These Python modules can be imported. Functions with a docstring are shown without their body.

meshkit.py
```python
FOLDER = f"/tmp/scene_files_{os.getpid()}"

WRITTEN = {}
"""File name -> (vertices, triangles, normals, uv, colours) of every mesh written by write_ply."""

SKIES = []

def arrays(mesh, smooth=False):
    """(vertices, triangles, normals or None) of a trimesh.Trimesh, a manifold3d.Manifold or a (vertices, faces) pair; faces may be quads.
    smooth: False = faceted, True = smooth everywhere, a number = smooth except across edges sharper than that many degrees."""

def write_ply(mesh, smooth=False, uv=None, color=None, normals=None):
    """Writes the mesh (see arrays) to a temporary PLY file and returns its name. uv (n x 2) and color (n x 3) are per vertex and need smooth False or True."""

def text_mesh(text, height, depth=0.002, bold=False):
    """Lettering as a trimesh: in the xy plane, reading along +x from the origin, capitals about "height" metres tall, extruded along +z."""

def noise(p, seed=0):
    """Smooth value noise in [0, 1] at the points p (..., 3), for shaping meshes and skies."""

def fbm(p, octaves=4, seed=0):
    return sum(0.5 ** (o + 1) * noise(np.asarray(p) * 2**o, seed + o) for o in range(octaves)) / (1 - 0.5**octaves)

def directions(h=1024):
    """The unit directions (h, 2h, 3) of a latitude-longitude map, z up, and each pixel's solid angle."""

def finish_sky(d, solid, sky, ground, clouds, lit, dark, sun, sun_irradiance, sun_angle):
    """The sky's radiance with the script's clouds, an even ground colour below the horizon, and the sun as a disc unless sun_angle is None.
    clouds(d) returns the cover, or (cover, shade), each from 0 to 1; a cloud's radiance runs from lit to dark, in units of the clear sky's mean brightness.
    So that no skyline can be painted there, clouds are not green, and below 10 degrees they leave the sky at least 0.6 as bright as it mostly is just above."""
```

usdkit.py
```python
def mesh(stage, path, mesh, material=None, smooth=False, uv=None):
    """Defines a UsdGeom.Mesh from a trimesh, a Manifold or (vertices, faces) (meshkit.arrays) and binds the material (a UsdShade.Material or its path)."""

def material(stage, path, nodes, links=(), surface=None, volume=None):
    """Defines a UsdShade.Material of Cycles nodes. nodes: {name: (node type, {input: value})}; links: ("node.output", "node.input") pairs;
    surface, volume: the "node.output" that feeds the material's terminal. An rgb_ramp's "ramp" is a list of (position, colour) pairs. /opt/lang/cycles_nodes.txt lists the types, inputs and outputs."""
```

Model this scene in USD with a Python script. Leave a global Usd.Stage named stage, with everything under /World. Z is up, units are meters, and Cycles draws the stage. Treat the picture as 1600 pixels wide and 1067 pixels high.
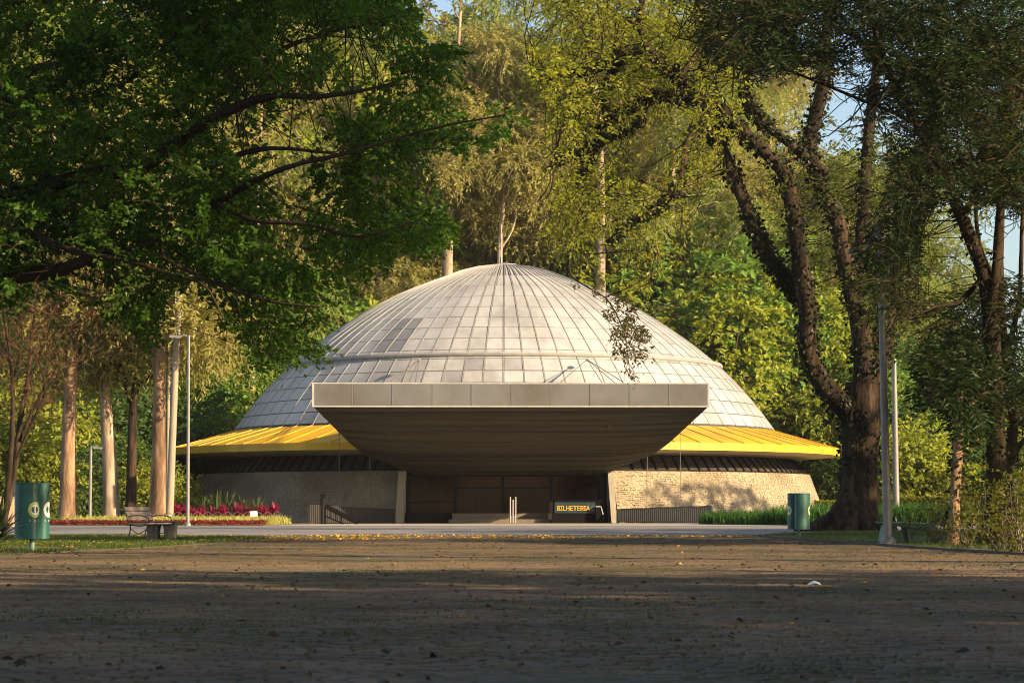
import math
import numpy as np, trimesh, usdkit, meshkit
from pxr import Usd, UsdGeom, UsdLux, UsdShade, Sdf, Gf, Vt

stage = Usd.Stage.CreateInMemory()
UsdGeom.SetStageUpAxis(stage, UsdGeom.Tokens.z)
UsdGeom.SetStageMetersPerUnit(stage, 1.0)
UsdGeom.Xform.Define(stage, '/World')
UsdGeom.Scope.Define(stage, '/World/Looks')

# ------------------------------------------------------------------ camera, sky, sun, exposure
F, HC, YH = 85.0 / 36.0 * 1600.0, 0.62, 800.0        # focal length in photo pixels, eye height, horizon row
cam = UsdGeom.Camera.Define(stage, '/World/camera')
cam.CreateFocalLengthAttr(85.0)
cam.CreateHorizontalApertureAttr(36.0)
cam.CreateVerticalApertureAttr(36.0 * 682 / 1024)
cam.CreateVerticalApertureOffsetAttr((YH - 533.5) / 1600 * 36.0)
cam.CreateClippingRangeAttr(Gf.Vec2f(0.1, 3000))
cam.CreateFStopAttr(9.0)
cam.CreateFocusDistanceAttr(110.0)
cam.CreateExposureAttr(1.5)
xf = UsdGeom.Xformable(cam)
xf.AddTranslateOp().Set(Gf.Vec3d(0, 0, HC))
xf.AddRotateXYZOp().Set(Gf.Vec3f(90, 0, 0))

SUN_AZ, SUN_EL = math.radians(61), math.radians(22)    # azimuth to the right of the direction towards the camera
SUN = np.array([math.cos(SUN_EL) * math.sin(SUN_AZ), -math.cos(SUN_EL) * math.cos(SUN_AZ), math.sin(SUN_EL)])
usdkit.material(stage, '/World/Looks/sky_air', {
    'sky': ('sky_texture', {'sky_type': 'single_scattering', 'sun_disc': False, 'sun_elevation': SUN_EL,
                            'sun_rotation': math.atan2(SUN[0], SUN[1]), 'aerosol_density': 2.0}),
    'bg': ('background_shader', {'strength': 0.076})}, [('sky.color', 'bg.color')], surface='bg.background')
sky = UsdLux.DomeLight.Define(stage, '/World/sky')
UsdShade.MaterialBindingAPI.Apply(sky.GetPrim()).Bind(UsdShade.Material.Get(stage, '/World/Looks/sky_air'))
sky.GetPrim().SetCustomDataByKey('kind', 'structure')
sun = UsdLux.DistantLight.Define(stage, '/World/sun')
sun.CreateNormalizeAttr(True)
sun.CreateIntensityAttr(1.25)
sun.CreateAngleAttr(0.5)
sun.CreateColorAttr(Gf.Vec3f(1.0, 0.74, 0.44))
sx = UsdGeom.Xformable(sun)
sx.AddTransformOp().Set(Gf.Matrix4d().SetRotate(Gf.Rotation(Gf.Vec3d(0, 0, 1), Gf.Vec3d(*SUN))))

# ------------------------------------------------------------------ helpers
used = {}
def numbered(parent, name):
    k = used.get((parent, name), 0)
    used[(parent, name)] = k + 1
    return name if k == 0 else f'{name}_{k:03d}'

ORIGIN = {}
def tag(p, label=None, cat=None, group=None, kind=None):
    for k, v in (('label', label), ('category', cat), ('group', group), ('kind', kind)):
        if v:
            p.SetCustomDataByKey(k, v)
    return p

def thing(name, label, cat, loc=(0, 0, 0), rz=0.0, scale=None, group=None, kind=None):
    path = '/World/' + numbered('/World', name)
    x = UsdGeom.Xform.Define(stage, path)
    x.AddTranslateOp().Set(Gf.Vec3d(*map(float, loc)))
    if rz:
        x.AddRotateZOp().Set(float(rz))
    if scale:
        x.AddScaleOp().Set(Gf.Vec3f(*((scale,) * 3 if np.ndim(scale) == 0 else scale)))
    ORIGIN[path] = np.array(loc, float)
    tag(x.GetPrim(), label, cat, group, kind)
    return path

def part(name, mesh, mat, parent='/World', smooth=False, label=None, cat=None, group=None, kind=None, world=True):
    """One mesh; given in world coordinates (world=True) it is moved into its thing's frame."""
    path = parent + '/' + numbered(parent, name)
    v, f = mesh.get() if isinstance(mesh, MB) else mesh
    root = '/'.join(parent.split('/')[:3])
    if world and root in ORIGIN:
        v = np.asarray(v) - ORIGIN[root]
    m = usdkit.mesh(stage, path, (v, f), mat, smooth)
    tag(m.GetPrim(), label, cat, group, kind)
    return path

def copy_of(src, name, label, cat, loc, rz=0.0, scale=None, group=None):
    path = '/World/' + numbered('/World', name)
    x = UsdGeom.Xform.Define(stage, path)
    p = x.GetPrim()
    p.GetReferences().AddInternalReference(src)
    x.ClearXformOpOrder()
    for op in ('xformOp:translate', 'xformOp:rotateZ', 'xformOp:scale'):
        pass
    x.AddTranslateOp(opSuffix='here').Set(Gf.Vec3d(*map(float, loc)))
    x.AddRotateZOp(opSuffix='here').Set(float(rz))
    if scale:
        x.AddScaleOp(opSuffix='here').Set(Gf.Vec3f(*((scale,) * 3 if np.ndim(scale) == 0 else tuple(map(float, scale)))))
    p.SetInstanceable(True)
    tag(p, label, cat, group)
    return path

def proto_class(name):
    """A class prim that copies refer to."""
    path = '/World/' + name
    stage.CreateClassPrim(path)
    return path

def at(px, py, Y):
    return np.array([(px - 800.0) / F * Y, Y, HC + (YH - py) / F * Y])
def gy(py):
    return HC * F / (py - YH)
def gr(px, py):
    Y = gy(py)
    return np.array([(px - 800.0) / F * Y, Y, 0.0])

class MB:
    def __init__(s):
        s.v, s.f, s.n = [], [], 0
    def add(s, v, f):
        v = np.asarray(v, float).reshape(-1, 3); f = np.asarray(f, int)
        if f.shape[1] == 4:
            f = np.vstack([f[:, [0, 1, 2]], f[:, [0, 2, 3]]])
        s.v.append(v); s.f.append(f + s.n); s.n += len(v)
        return s
    def get(s):
        return np.vstack(s.v), np.vstack(s.f)
    def box(s, c, size, rz=0.0):
        v = BOXV * (np.asarray(size) / 2.0)
        if rz:
            a, b = math.cos(rz), math.sin(rz)
            v = np.stack([v[:, 0] * a - v[:, 1] * b, v[:, 0] * b + v[:, 1] * a, v[:, 2]], 1)
        return s.add(v + np.asarray(c), BOXF)
    def hexa(s, p):
        """eight corners: bottom ring then top ring"""
        return s.add(p, BOXF)
    def tube(s, pts, r, n=8, cap=True, knobs=0.0, seed=0, ridge=0.0):
        return s.add(*tube(pts, r, n, cap, knobs, seed, ridge))
    def bar(s, a, b, w, d=None, up=(0, 0, 1)):
        """rectangular bar from a to b"""
        a, b = np.asarray(a, float), np.asarray(b, float); d = d or w
        t = (b - a) / np.linalg.norm(b - a)
        up = np.asarray(up, float)
        if abs(t @ up) > 0.95:
            up = np.array([0, 1.0, 0])
        x = np.cross(t, up); x /= np.linalg.norm(x); y = np.cross(x, t)
        q = [-x * w / 2 - y * d / 2, x * w / 2 - y * d / 2, x * w / 2 + y * d / 2, -x * w / 2 + y * d / 2]
        return s.add([a + k for k in q] + [b + k for k in q], BOXF)

BOXV = np.array([[-1, -1, -1], [1, -1, -1], [1, 1, -1], [-1, 1, -1], [-1, -1, 1], [1, -1, 1], [1, 1, 1], [-1, 1, 1]], float)
BOXF = np.array([[0, 3, 2, 1], [4, 5, 6, 7], [0, 1, 5, 4], [1, 2, 6, 5], [2, 3, 7, 6], [3, 0, 4, 7]])

def smooth_path(pts, n):
    """Catmull-Rom through pts (columns may include a radius)."""
    p = np.asarray(pts, float)
    if len(p) == 2:
        t = np.linspace(0, 1, n)[:, None]
        return p[0] * (1 - t) + p[1] * t
    q = np.vstack([2 * p[0] - p[1], p, 2 * p[-1] - p[-2]])
    u = np.linspace(0, len(p) - 1 - 1e-9, n)
    i = u.astype(int); t = (u - i)[:, None]
    a, b, c, d = q[i], q[i + 1], q[i + 2], q[i + 3]
    return 0.5 * (2 * b + (c - a) * t + (2 * a - 5 * b + 4 * c - d) * t**2 + (3 * b - a - 3 * c + d) * t**3)

def tube(pts, r, n=8, cap=True, knobs=0.0, seed=0, ridge=0.0):
    p = np.asarray(pts, float); m = len(p)
    r = np.full(m, r) if np.ndim(r) == 0 else np.asarray(r, float)
    t = np.gradient(p, axis=0); t /= np.linalg.norm(t, axis=1, keepdims=True) + 1e-12
    ref = np.array([0.0, 0, 1]) if abs(t[0, 2]) < 0.8 else np.array([1.0, 0, 0])
    x = np.cross(ref, t[0]); x /= np.linalg.norm(x)
    X = []
    for k in range(m):
        x = x - t[k] * (x @ t[k]); x /= np.linalg.norm(x); X.append(x)
    X = np.array(X); Yv = np.cross(t, X)
    a = np.linspace(0, 2 * np.pi, n, endpoint=False)
    v = p[:, None] + r[:, None, None] * (X[:, None] * np.cos(a)[None, :, None] + Yv[:, None] * np.sin(a)[None, :, None])
    if knobs:
        k = meshkit.fbm(v * (0.9 / max(r.max(), 1e-3)), 3, seed)[..., None] - 0.5
        v = p[:, None] + (v - p[:, None]) * (1 + knobs * k)
    if ridge:
        k = np.abs(meshkit.fbm(v * [7.0, 7.0, 0.8], 3, seed + 5) - 0.5)[..., None] * 2.6
        v = p[:, None] + (v - p[:, None]) * (1 - ridge + ridge * k)
    v = v.reshape(-1, 3)
    i, j = np.meshgrid(np.arange(m - 1), np.arange(n), indexing='ij')
    f = np.stack([i * n + j, i * n + (j + 1) % n, (i + 1) * n + (j + 1) % n, (i + 1) * n + j], -1).reshape(-1, 4)
    f = np.vstack([f[:, [0, 1, 2]], f[:, [0, 2, 3]]])
    if cap:
        v = np.vstack([v, p[0], p[-1]])
        b = np.arange(n)
        f = np.vstack([f, np.stack([(b + 1) % n, b, np.full(n, m * n)], 1),
                       np.stack([b + (m - 1) * n, (b + 1) % n + (m - 1) * n, np.full(n, m * n + 1)], 1)])
    return v, f

def prisms(A, B, ra, rb):
    """many thin three-sided twigs at once"""
    A, B = np.asarray(A, float), np.asarray(B, float); n = len(A)
    t = B - A; t /= np.linalg.norm(t, axis=1, keepdims=True) + 1e-9
    ref = np.where(np.abs(t[:, 2:3]) < 0.9, [[0, 0, 1.0]], [[1.0, 0, 0]])
    x = np.cross(t, ref); x /= np.linalg.norm(x, axis=1, keepdims=True) + 1e-9
    y = np.cross(t, x)
    ra = np.broadcast_to(ra, n)[:, None]; rb = np.broadcast_to(rb, n)[:, None]
    vs = []
    for P, r in ((A, ra), (B, rb)):
        for k in range(3):
            c, s_ = math.cos(k * 2.0944), math.sin(k * 2.0944)
            vs.append(P + r * (x * c + y * s_))
    v = np.stack(vs, 1).reshape(-1, 3)
    f0 = np.array([[0, 1, 4], [0, 4, 3], [1, 2, 5], [1, 5, 4], [2, 0, 3], [2, 3, 5]])
    f = (np.arange(n)[:, None, None] * 6 + f0).reshape(-1, 3)
    return v, f

def unit(a):
    return a / (np.linalg.norm(a, axis=-1, keepdims=True) + 1e-9)

def leaves(P, D, N, L, W):
    """many folded leaf blades: 4 vertices, 2 triangles each"""
    D = unit(D); S = unit(np.cross(D, N)); N = np.cross(S, D)
    n = len(P); L = np.broadcast_to(L, n)[:, None]; W = np.broadcast_to(W, n)[:, None]
    v = np.stack([P, P + D * L * 0.45 + S * W * 0.5 + N * W * 0.14, P + D * L - N * L * 0.08, P + D * L * 0.45 - S * W * 0.5 + N * W * 0.14], 1).reshape(-1, 3)
    f = (np.arange(n)[:, None, None] * 4 + np.array([[0, 1, 2], [0, 2, 3]])).reshape(-1, 3)
    return v, f

def sprays(rng, B, T, length, k, L, W, droop=0.25, spread=0.8, flat=0.6, jitter=0.5):
    """leafy twigs: bases B, directions T; k leaves alternate along each. Returns (twig mesh, leaf mesh)."""
    m = len(B); T = unit(T)
    length = np.broadcast_to(length, m)
    up = np.array([0, 0, 1.0])
    S = unit(np.cross(T, up) + 1e-3); N = unit(np.cross(S, T))
    s = (np.arange(k) + 0.7) / k
    pos = B[:, None] + T[:, None] * (s[None, :, None] * length[:, None, None]) - up * (droop * (s**2)[None, :, None] * length[:, None, None])
    pos = pos + rng.normal(0, 0.04, pos.shape) * length[:, None, None]
    side = np.where(np.arange(k) % 2 == 0, 1.0, -1.0)
    d = T[:, None] * (1 - spread * 0.6) + S[:, None] * (side[None, :, None] * spread) - up * droop + rng.normal(0, jitter, pos.shape)
    nn = N[:, None] * flat + rng.normal(0, 1 - flat + 0.15, pos.shape)
    P, D, NN = pos.reshape(-1, 3), d.reshape(-1, 3), nn.reshape(-1, 3)
    q = rng.uniform(0.5, 1.4, len(P))
    end = B + T * length[:, None] - up * (droop * length)[:, None]
    mid = B + T * (0.5 * length)[:, None] - up * (droop * 0.25 * length)[:, None]
    r0 = 0.012 * np.clip(length / 0.7, 0.4, 3)
    tv, tf = prisms(np.vstack([B, mid]), np.vstack([mid, end]), np.concatenate([r0, r0 * 0.7]), np.concatenate([r0 * 0.7, r0 * 0.25]))
    return (tv, tf), leaves(P, D, NN, L * q, W * q)

ORD = 'first second third fourth fifth sixth seventh eighth ninth tenth eleventh twelfth thirteenth fourteenth fifteenth sixteenth seventeenth eighteenth nineteenth'.split()
def ordinals(keys, group_keys=None):
    """for each entry: its place counted from the left among the entries of its own group"""
    group_keys = group_keys or [0] * len(keys); out = [None] * len(keys)
    for g_ in set(group_keys):
        ids = sorted((i for i in range(len(keys)) if group_keys[i] == g_), key=lambda i: keys[i])
        for r_, i in enumerate(ids):
            out[i] = 'leftmost' if r_ == 0 else ('rightmost' if r_ == len(ids) - 1 else ORD[r_] + ' from the left')
    return out

# ------------------------------------------------------------------ materials
def lk(*a):
    return [tuple(x.split('>')) for x in a]

def mat(name, c1, c2=None, scale=3.0, rough=0.6, metal=0.0, bump=0.0, bscale=None, detail=4, island=0.0, stretch=(1, 1, 1), spec=0.5, c3=None, patch=0.4, coat=0.0, objrand=0.0, sharp=0.18):
    """weathered surface: two tones mixed by noise, a third in patches, island tone variation, fine relief"""
    c2 = c2 or tuple(x * 0.75 for x in c1)
    n = {'geo': ('geometry', {}), 'map': ('mapping', {'scale': stretch}),
         'n1': ('noise_texture', {'scale': scale, 'detail': detail, 'roughness': 0.6}),
         'r1': ('rgb_ramp', {'ramp': [(0.5 - sharp, c1), (0.5 + sharp, c2)]}),
         'p': ('principled_bsdf', {'roughness': rough, 'metallic': metal, 'specular_ior_level': spec, 'coat_weight': coat})}
    l = lk('geo.position>map.vector', 'map.vector>n1.vector', 'n1.fac>r1.fac')
    out = 'r1.color'
    if c3:
        n['n3'] = ('noise_texture', {'scale': scale * 0.23, 'detail': 5, 'roughness': 0.65})
        n['r3'] = ('rgb_ramp', {'ramp': [(0.5 - patch * 0.12, (0, 0, 0)), (0.5 + 0.25 * (1 - patch), (1, 1, 1))]})
        n['m3'] = ('mix', {'color2': c3})
        l += lk('map.vector>n3.vector', 'n3.fac>r3.fac', 'r3.color>m3.fac', out + '>m3.color1'); out = 'm3.color'
    if island or objrand:
        src = 'geo.random_per_island' if island else 'oi.random'
        if objrand:
            n['oi'] = ('object_info', {})
        k = island or objrand
        n['ri'] = ('rgb_ramp', {'ramp': [(0, (1 - k,) * 3), (0.5, (1, 1, 1)), (1, (1 + k * 0.6, 1 + k * 0.5, 1 + k * 0.4))]})
        n['mi'] = ('mix', {'mix_type': 'multiply', 'fac': 1.0})
        l += lk(src + '>ri.fac', out + '>mi.color1', 'ri.color>mi.color2'); out = 'mi.color'
    l += lk(out + '>p.base_color')
    if bump:
        n['n2'] = ('noise_texture', {'scale': bscale or scale * 6, 'detail': 5, 'roughness': 0.65})
        n['b'] = ('bump', {'strength': bump, 'distance': 0.05})
        l += lk('map.vector>n2.vector', 'n2.fac>b.height', 'b.normal>p.normal')
    return usdkit.material(stage, '/World/Looks/' + name, n, l, surface='p.BSDF')

def leafmat(name, cols, trans=0.35, rough=0.45, tcol=None, patch=None):
    """leaf blades: tone by leaf, some light passes through"""
    mid = np.mean(np.array(cols), 0)
    tcol = tcol or tuple(np.clip(mid * np.array([2.0, 1.9, 0.8]), 0, 0.9))
    n = {'geo': ('geometry', {}), 'r': ('rgb_ramp', {'ramp': list(zip(np.linspace(0, 1, len(cols)), cols))}),
         'nz': ('noise_texture', {'scale': 0.35, 'detail': 3}), 'rz': ('rgb_ramp', {'ramp': [(0.3, (0.7, 0.72, 0.7)), (0.7, (1.25, 1.2, 1.1))]}),
         'm': ('mix', {'mix_type': 'multiply', 'fac': 1.0}), 'mt': ('mix', {'mix_type': 'multiply', 'fac': 1.0, 'color2': tuple(np.array(tcol) / (mid + 1e-4) * 1.0)}),
         'p': ('principled_bsdf', {'roughness': rough, 'specular_ior_level': 0.16}), 't': ('translucent_bsdf', {}), 'x': ('mix_closure', {'fac': trans})}
    l = lk('geo.random_per_island>r.fac', 'geo.position>nz.vector', 'nz.fac>rz.fac', 'r.color>m.color1', 'rz.color>m.color2', 'm.color>p.base_color',
           'm.color>mt.color1', 'mt.color>t.color', 'p.BSDF>x.closure1', 't.BSDF>x.closure2')
    return usdkit.material(stage, '/World/Looks/' + name, n, l, surface='x.closure')

# ================================================================== the domed building
M_PANEL = [mat(f'dome_sheet_{k}', c, d, scale=0.7, rough=0.36, c3=e, patch=pp, bump=0.07, bscale=1.6, stretch=(2.0, 2.0, 0.55), spec=0.5) for k, (c, d, e, pp) in enumerate([
    ((0.343, 0.346, 0.345), (0.307, 0.310, 0.309), (0.236, 0.236, 0.236), 0.5),
    ((0.330, 0.334, 0.334), (0.295, 0.299, 0.301), (0.224, 0.225, 0.228), 0.55),
    ((0.355, 0.358, 0.355), (0.318, 0.322, 0.320), (0.251, 0.251, 0.251), 0.45),
    ((0.270, 0.272, 0.276), (0.227, 0.229, 0.235), (0.179, 0.180, 0.188), 0.5),
    ((0.193, 0.196, 0.209), (0.154, 0.156, 0.169), (0.133, 0.135, 0.144), 0.5)])]
M_RIB = mat('dome_seam_metal', (0.27, 0.26, 0.25), (0.20, 0.195, 0.19), scale=2, rough=0.5)
M_JOINT = mat('dome_joint_sealant', (0.05, 0.05, 0.05), rough=0.85)
M_YEL = [mat(f'yellow_roof_paint_{k}', c, d, scale=0.8, rough=0.5, c3=e, patch=0.5, bump=0.05, bscale=5) for k, (c, d, e) in enumerate([
    ((0.58, 0.335, 0.005), (0.52, 0.295, 0.005), (0.36, 0.20, 0.012)), ((0.61, 0.355, 0.006), (0.54, 0.31, 0.005), (0.38, 0.215, 0.014))])]
M_SOFFIT = mat('soffit_plaster', (0.55, 0.45, 0.30), (0.48, 0.39, 0.26), scale=1.2, rough=0.7)
M_DARKFRAME = mat('black_window_frame', (0.009, 0.008, 0.0075), rough=0.55, spec=0.2)
M_STONE = mat('wall_stone_cladding', (0.40, 0.335, 0.235), (0.32, 0.268, 0.19), scale=1.2, rough=0.9, bump=0.4, bscale=14, island=0.22, spec=0.15, c3=(0.26, 0.21, 0.14), patch=0.3)
M_MORTAR = mat('wall_mortar', (0.20, 0.17, 0.13), rough=0.9, bump=0.3, bscale=12)
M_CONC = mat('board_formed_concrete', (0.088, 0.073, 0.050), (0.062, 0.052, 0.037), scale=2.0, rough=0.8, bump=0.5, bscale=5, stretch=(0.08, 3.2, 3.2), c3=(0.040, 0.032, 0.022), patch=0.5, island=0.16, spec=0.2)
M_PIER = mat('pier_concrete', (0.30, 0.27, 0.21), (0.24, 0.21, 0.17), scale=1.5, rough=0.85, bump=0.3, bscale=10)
M_FASCIA = mat('brushed_fascia_metal', (0.38, 0.355, 0.31), (0.31, 0.29, 0.26), scale=0.45, rough=0.33, metal=0.8, bump=0.16, bscale=0.8, island=0.08, c3=(0.24, 0.20, 0.15), patch=0.4)
M_TRIM = mat('fascia_trim_metal', (0.62, 0.58, 0.50), rough=0.4, metal=0.6)
M_STEEL = mat('galvanised_steel', (0.20, 0.19, 0.18), (0.15, 0.145, 0.14), scale=4, rough=0.5, metal=0.3)
M_FLOOR = mat('entrance_step_stone', (0.16, 0.125, 0.09), (0.12, 0.095, 0.07), scale=3, rough=0.7, bump=0.15)
M_WOODWALL = mat('brown_inner_wall', (0.34, 0.155, 0.075), (0.24, 0.11, 0.055), scale=1.5, rough=0.6, stretch=(4, 4, 0.3))
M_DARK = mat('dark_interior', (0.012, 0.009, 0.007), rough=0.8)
M_CABLE = mat('steel_cable', (0.10, 0.09, 0.08), rough=0.6)
def glassmat(name, tint, refl=1.0):
    return usdkit.material(stage, '/World/Looks/' + name, {
        'fr': ('fresnel', {'IOR': 1.5}), 'tr': ('transparent_bsdf', {'color': tint}), 'gl': ('glossy_bsdf', {'roughness': 0.06, 'color': (refl * 0.40, refl * 0.34, refl * 0.28)}), 'x': ('mix_closure', {})},
        lk('fr.fac>x.fac', 'tr.BSDF>x.closure1', 'gl.BSDF>x.closure2'), surface='x.closure')
M_GLASS = glassmat('tinted_window_glass', (0.78, 0.70, 0.62))
M_DGLASS = usdkit.material(stage, '/World/Looks/dark_band_glass', {'p': ('principled_bsdf', {'base_color': (0.06, 0.052, 0.044), 'roughness': 0.12, 'specular_ior_level': 0.6})}, surface='p.BSDF')

CX, CY = -0.5, 158.0
B = thing('domed_building', 'low round planetarium building with white panelled dome and yellow skirt roof', 'building', (CX, CY, 0))
TH0 = 0.014
def P(th, r, z):
    """point at angle th (0 towards the camera, positive to the right), radius r, height z"""
    th = np.asarray(th, float)
    return np.stack(np.broadcast_arrays(CX + r * np.sin(th), CY - r * np.cos(th), np.asarray(z, float)), -1)
def E(u, w, z):
    """entrance frame: u to the right, w out from the centre"""
    return np.array([CX + u * math.cos(TH0) + w * math.sin(TH0), CY - w * math.cos(TH0) + u * math.sin(TH0), z])

from scipy.interpolate import CubicSpline
PR = np.array([0, 1.2, 2.55, 4.4, 6.9, 9.6, 11.9, 13.9, 15.5, 17.6]); PZ = np.array([16.72, 16.66, 16.42, 15.75, 14.75, 13.25, 11.72, 10.1, 8.5, 5.82])
prof = CubicSpline(PR, PZ, bc_type=((1, 0.0), 'not-a-knot'))
N = 80
DTH = 2 * math.pi / N
rr = np.linspace(0.3, 17.6, 4000)
yy = YH - F * (prof(rr) - HC) / (CY - rr)
rows_y = [430, 446, 463, 479, 495, 511, 528, 546, 560, 579, 598, 618, 639]
rows = [0.75, 1.9] + [float(np.interp(y, yy, rr)) for y in rows_y] + [17.55]
rows = sorted(rows)
rng = np.random.default_rng(7)

# under-shell
mb = MB()
ths = np.linspace(0, 2 * math.pi, 161)[:-1]
rs = np.linspace(0.02, 17.6, 40)
ring = np.array([P(ths, r, prof(r) - 0.05) for r in rs])
i, j = np.meshgrid(np.arange(39), np.arange(160), indexing='ij')
mb.add(ring.reshape(-1, 3), np.stack([i * 160 + j, (i + 1) * 160 + j, (i + 1) * 160 + (j + 1) % 160, i * 160 + (j + 1) % 160], -1).reshape(-1, 4))
part('dome_shell', mb, M_JOINT, B, smooth=True)

def profn(r):
    d = float(prof.derivative()(r)); n = np.array([-d, 1.0]); return n / np.linalg.norm(n)      # outward (dr, dz)
def panel(th0, th1, r0, r1, lift=0.0, thick=0.05):
    mb = MB()
    rm = (r0 + r1) / 2
    top, bot = [], []
    for r in (r0, rm, r1):
        n = profn(r)
        for th in (th0, th1):
            top.append(P(th, r + n[0] * lift, prof(r) + n[1] * lift)); bot.append(P(th, r - n[0] * thick, prof(r) - n[1] * thick))
    v = np.array(top + bot)
    f = [[0, 1, 3, 2], [2, 3, 5, 4], [6, 0, 2, 8], [8, 2, 4, 10], [1, 7, 9, 3], [3, 9, 11, 5], [1, 0, 6, 7], [4, 5, 11, 10]]
    f = np.array(f)[:, ::-1]
    return mb.add(v, f)
cand = []
for a in range(N):
    for k in range(len(rows) - 1):
        r0, r1 = rows[k] + (0.012 if k else 0.0), rows[k + 1] - 0.034
        tm = (a + 0.5) * DTH; tm = (tm + math.pi) % (2 * math.pi) - math.pi
        n2 = profn((r0 + r1) / 2)
        c = P(tm, (r0 + r1) / 2, prof((r0 + r1) / 2))
        nn = np.array([n2[0] * math.sin(tm), -n2[0] * math.cos(tm), n2[1]])
        view = np.array([0, 0, HC]) - c; dist = np.linalg.norm(view)
        vis = float(nn @ view / dist) * (r1 - r0) * r0 * DTH / dist**2
        iy = YH - F * (c[2] - HC) / c[1]; ix = 800 + F * c[0] / c[1]
        if 480 < ix < 1110 and iy > 602:
            vis *= 0.01
        if ix < 600 and iy < 520:
            vis *= 0.3
        cand.append((-vis, a, k, r0, r1))
cand.sort()
rest = [MB() for _ in M_PANEL]
for q, (mv, a, k, r0, r1) in enumerate(cand):
    g = 0.046 / max(r0, 1.5)
    th0, th1 = a * DTH + g, (a + 1) * DTH - g
    m_ = panel(th0, th1, r0, r1, lift=rng.uniform(0.0, 0.012))
    tm = ((a + 0.5) * DTH + math.pi) % (2 * math.pi) - math.pi
    px = 800 + F * P(tm, r1, 0)[0] / (CY - r1)
    kind = int(rng.choice(3, p=[0.45, 0.3, 0.25]))
    if rng.random() < 0.012:
        kind = 3
    ad = math.degrees(tm)
    if (k in (7, 8) and -34 < ad < -29) or (k == 6 and -34 < ad < -29):
        kind = 4
    if k == 8 and -29 < ad < -25:
        kind = 3
    if k == 10 and 1 < ad < 9 or (k == 10 and -11 < ad < -5):
        kind = 3 if rng.random() < 0.5 else 1
    if q < 300:
        part('dome_panel', m_, M_PANEL[kind], B)
    elif mv < 0 or True:
        v, f = m_.get(); rest[kind].add(v, f)
for kind, m_ in enumerate(rest):
    if m_.n:
        part('dome_panel_field', m_, M_PANEL[kind], B, kind='stuff')
# standing seams
for a in range(N):
    th = a * DTH
    rs = np.array(sorted(set([0.7, 1.2, 2, 3, 4.4, 5.6, 6.9, 8.2, 9.6, 10.8, 11.9, 12.9, 13.9, 14.7, 15.5, 16.5, 17.58])))
    e = np.array([math.cos(th), math.sin(th), 0])
    V = []
    for r in rs:
        n = profn(r); w = 0.026 if r > 3 else 0.012 + 0.004 * r
        lo, hi = P(th, r - n[0] * 0.05, prof(r) - n[1] * 0.05), P(th, r + n[0] * 0.035, prof(r) + n[1] * 0.035)
        V += [lo - e * w, lo + e * w, hi + e * w * 0.8, hi - e * w * 0.8]
    V = np.array(V); m = len(rs); F4 = []
    for k in range(m - 1):
        for c in range(4):
            F4.append([k * 4 + c, k * 4 + (c + 1) % 4, (k + 1) * 4 + (c + 1) % 4, (k + 1) * 4 + c])
    part('dome_seam', (V, np.vstack([np.array(F4)[:, [0, 1, 2]], np.array(F4)[:, [0, 2, 3]]])), M_RIB, B)
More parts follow.
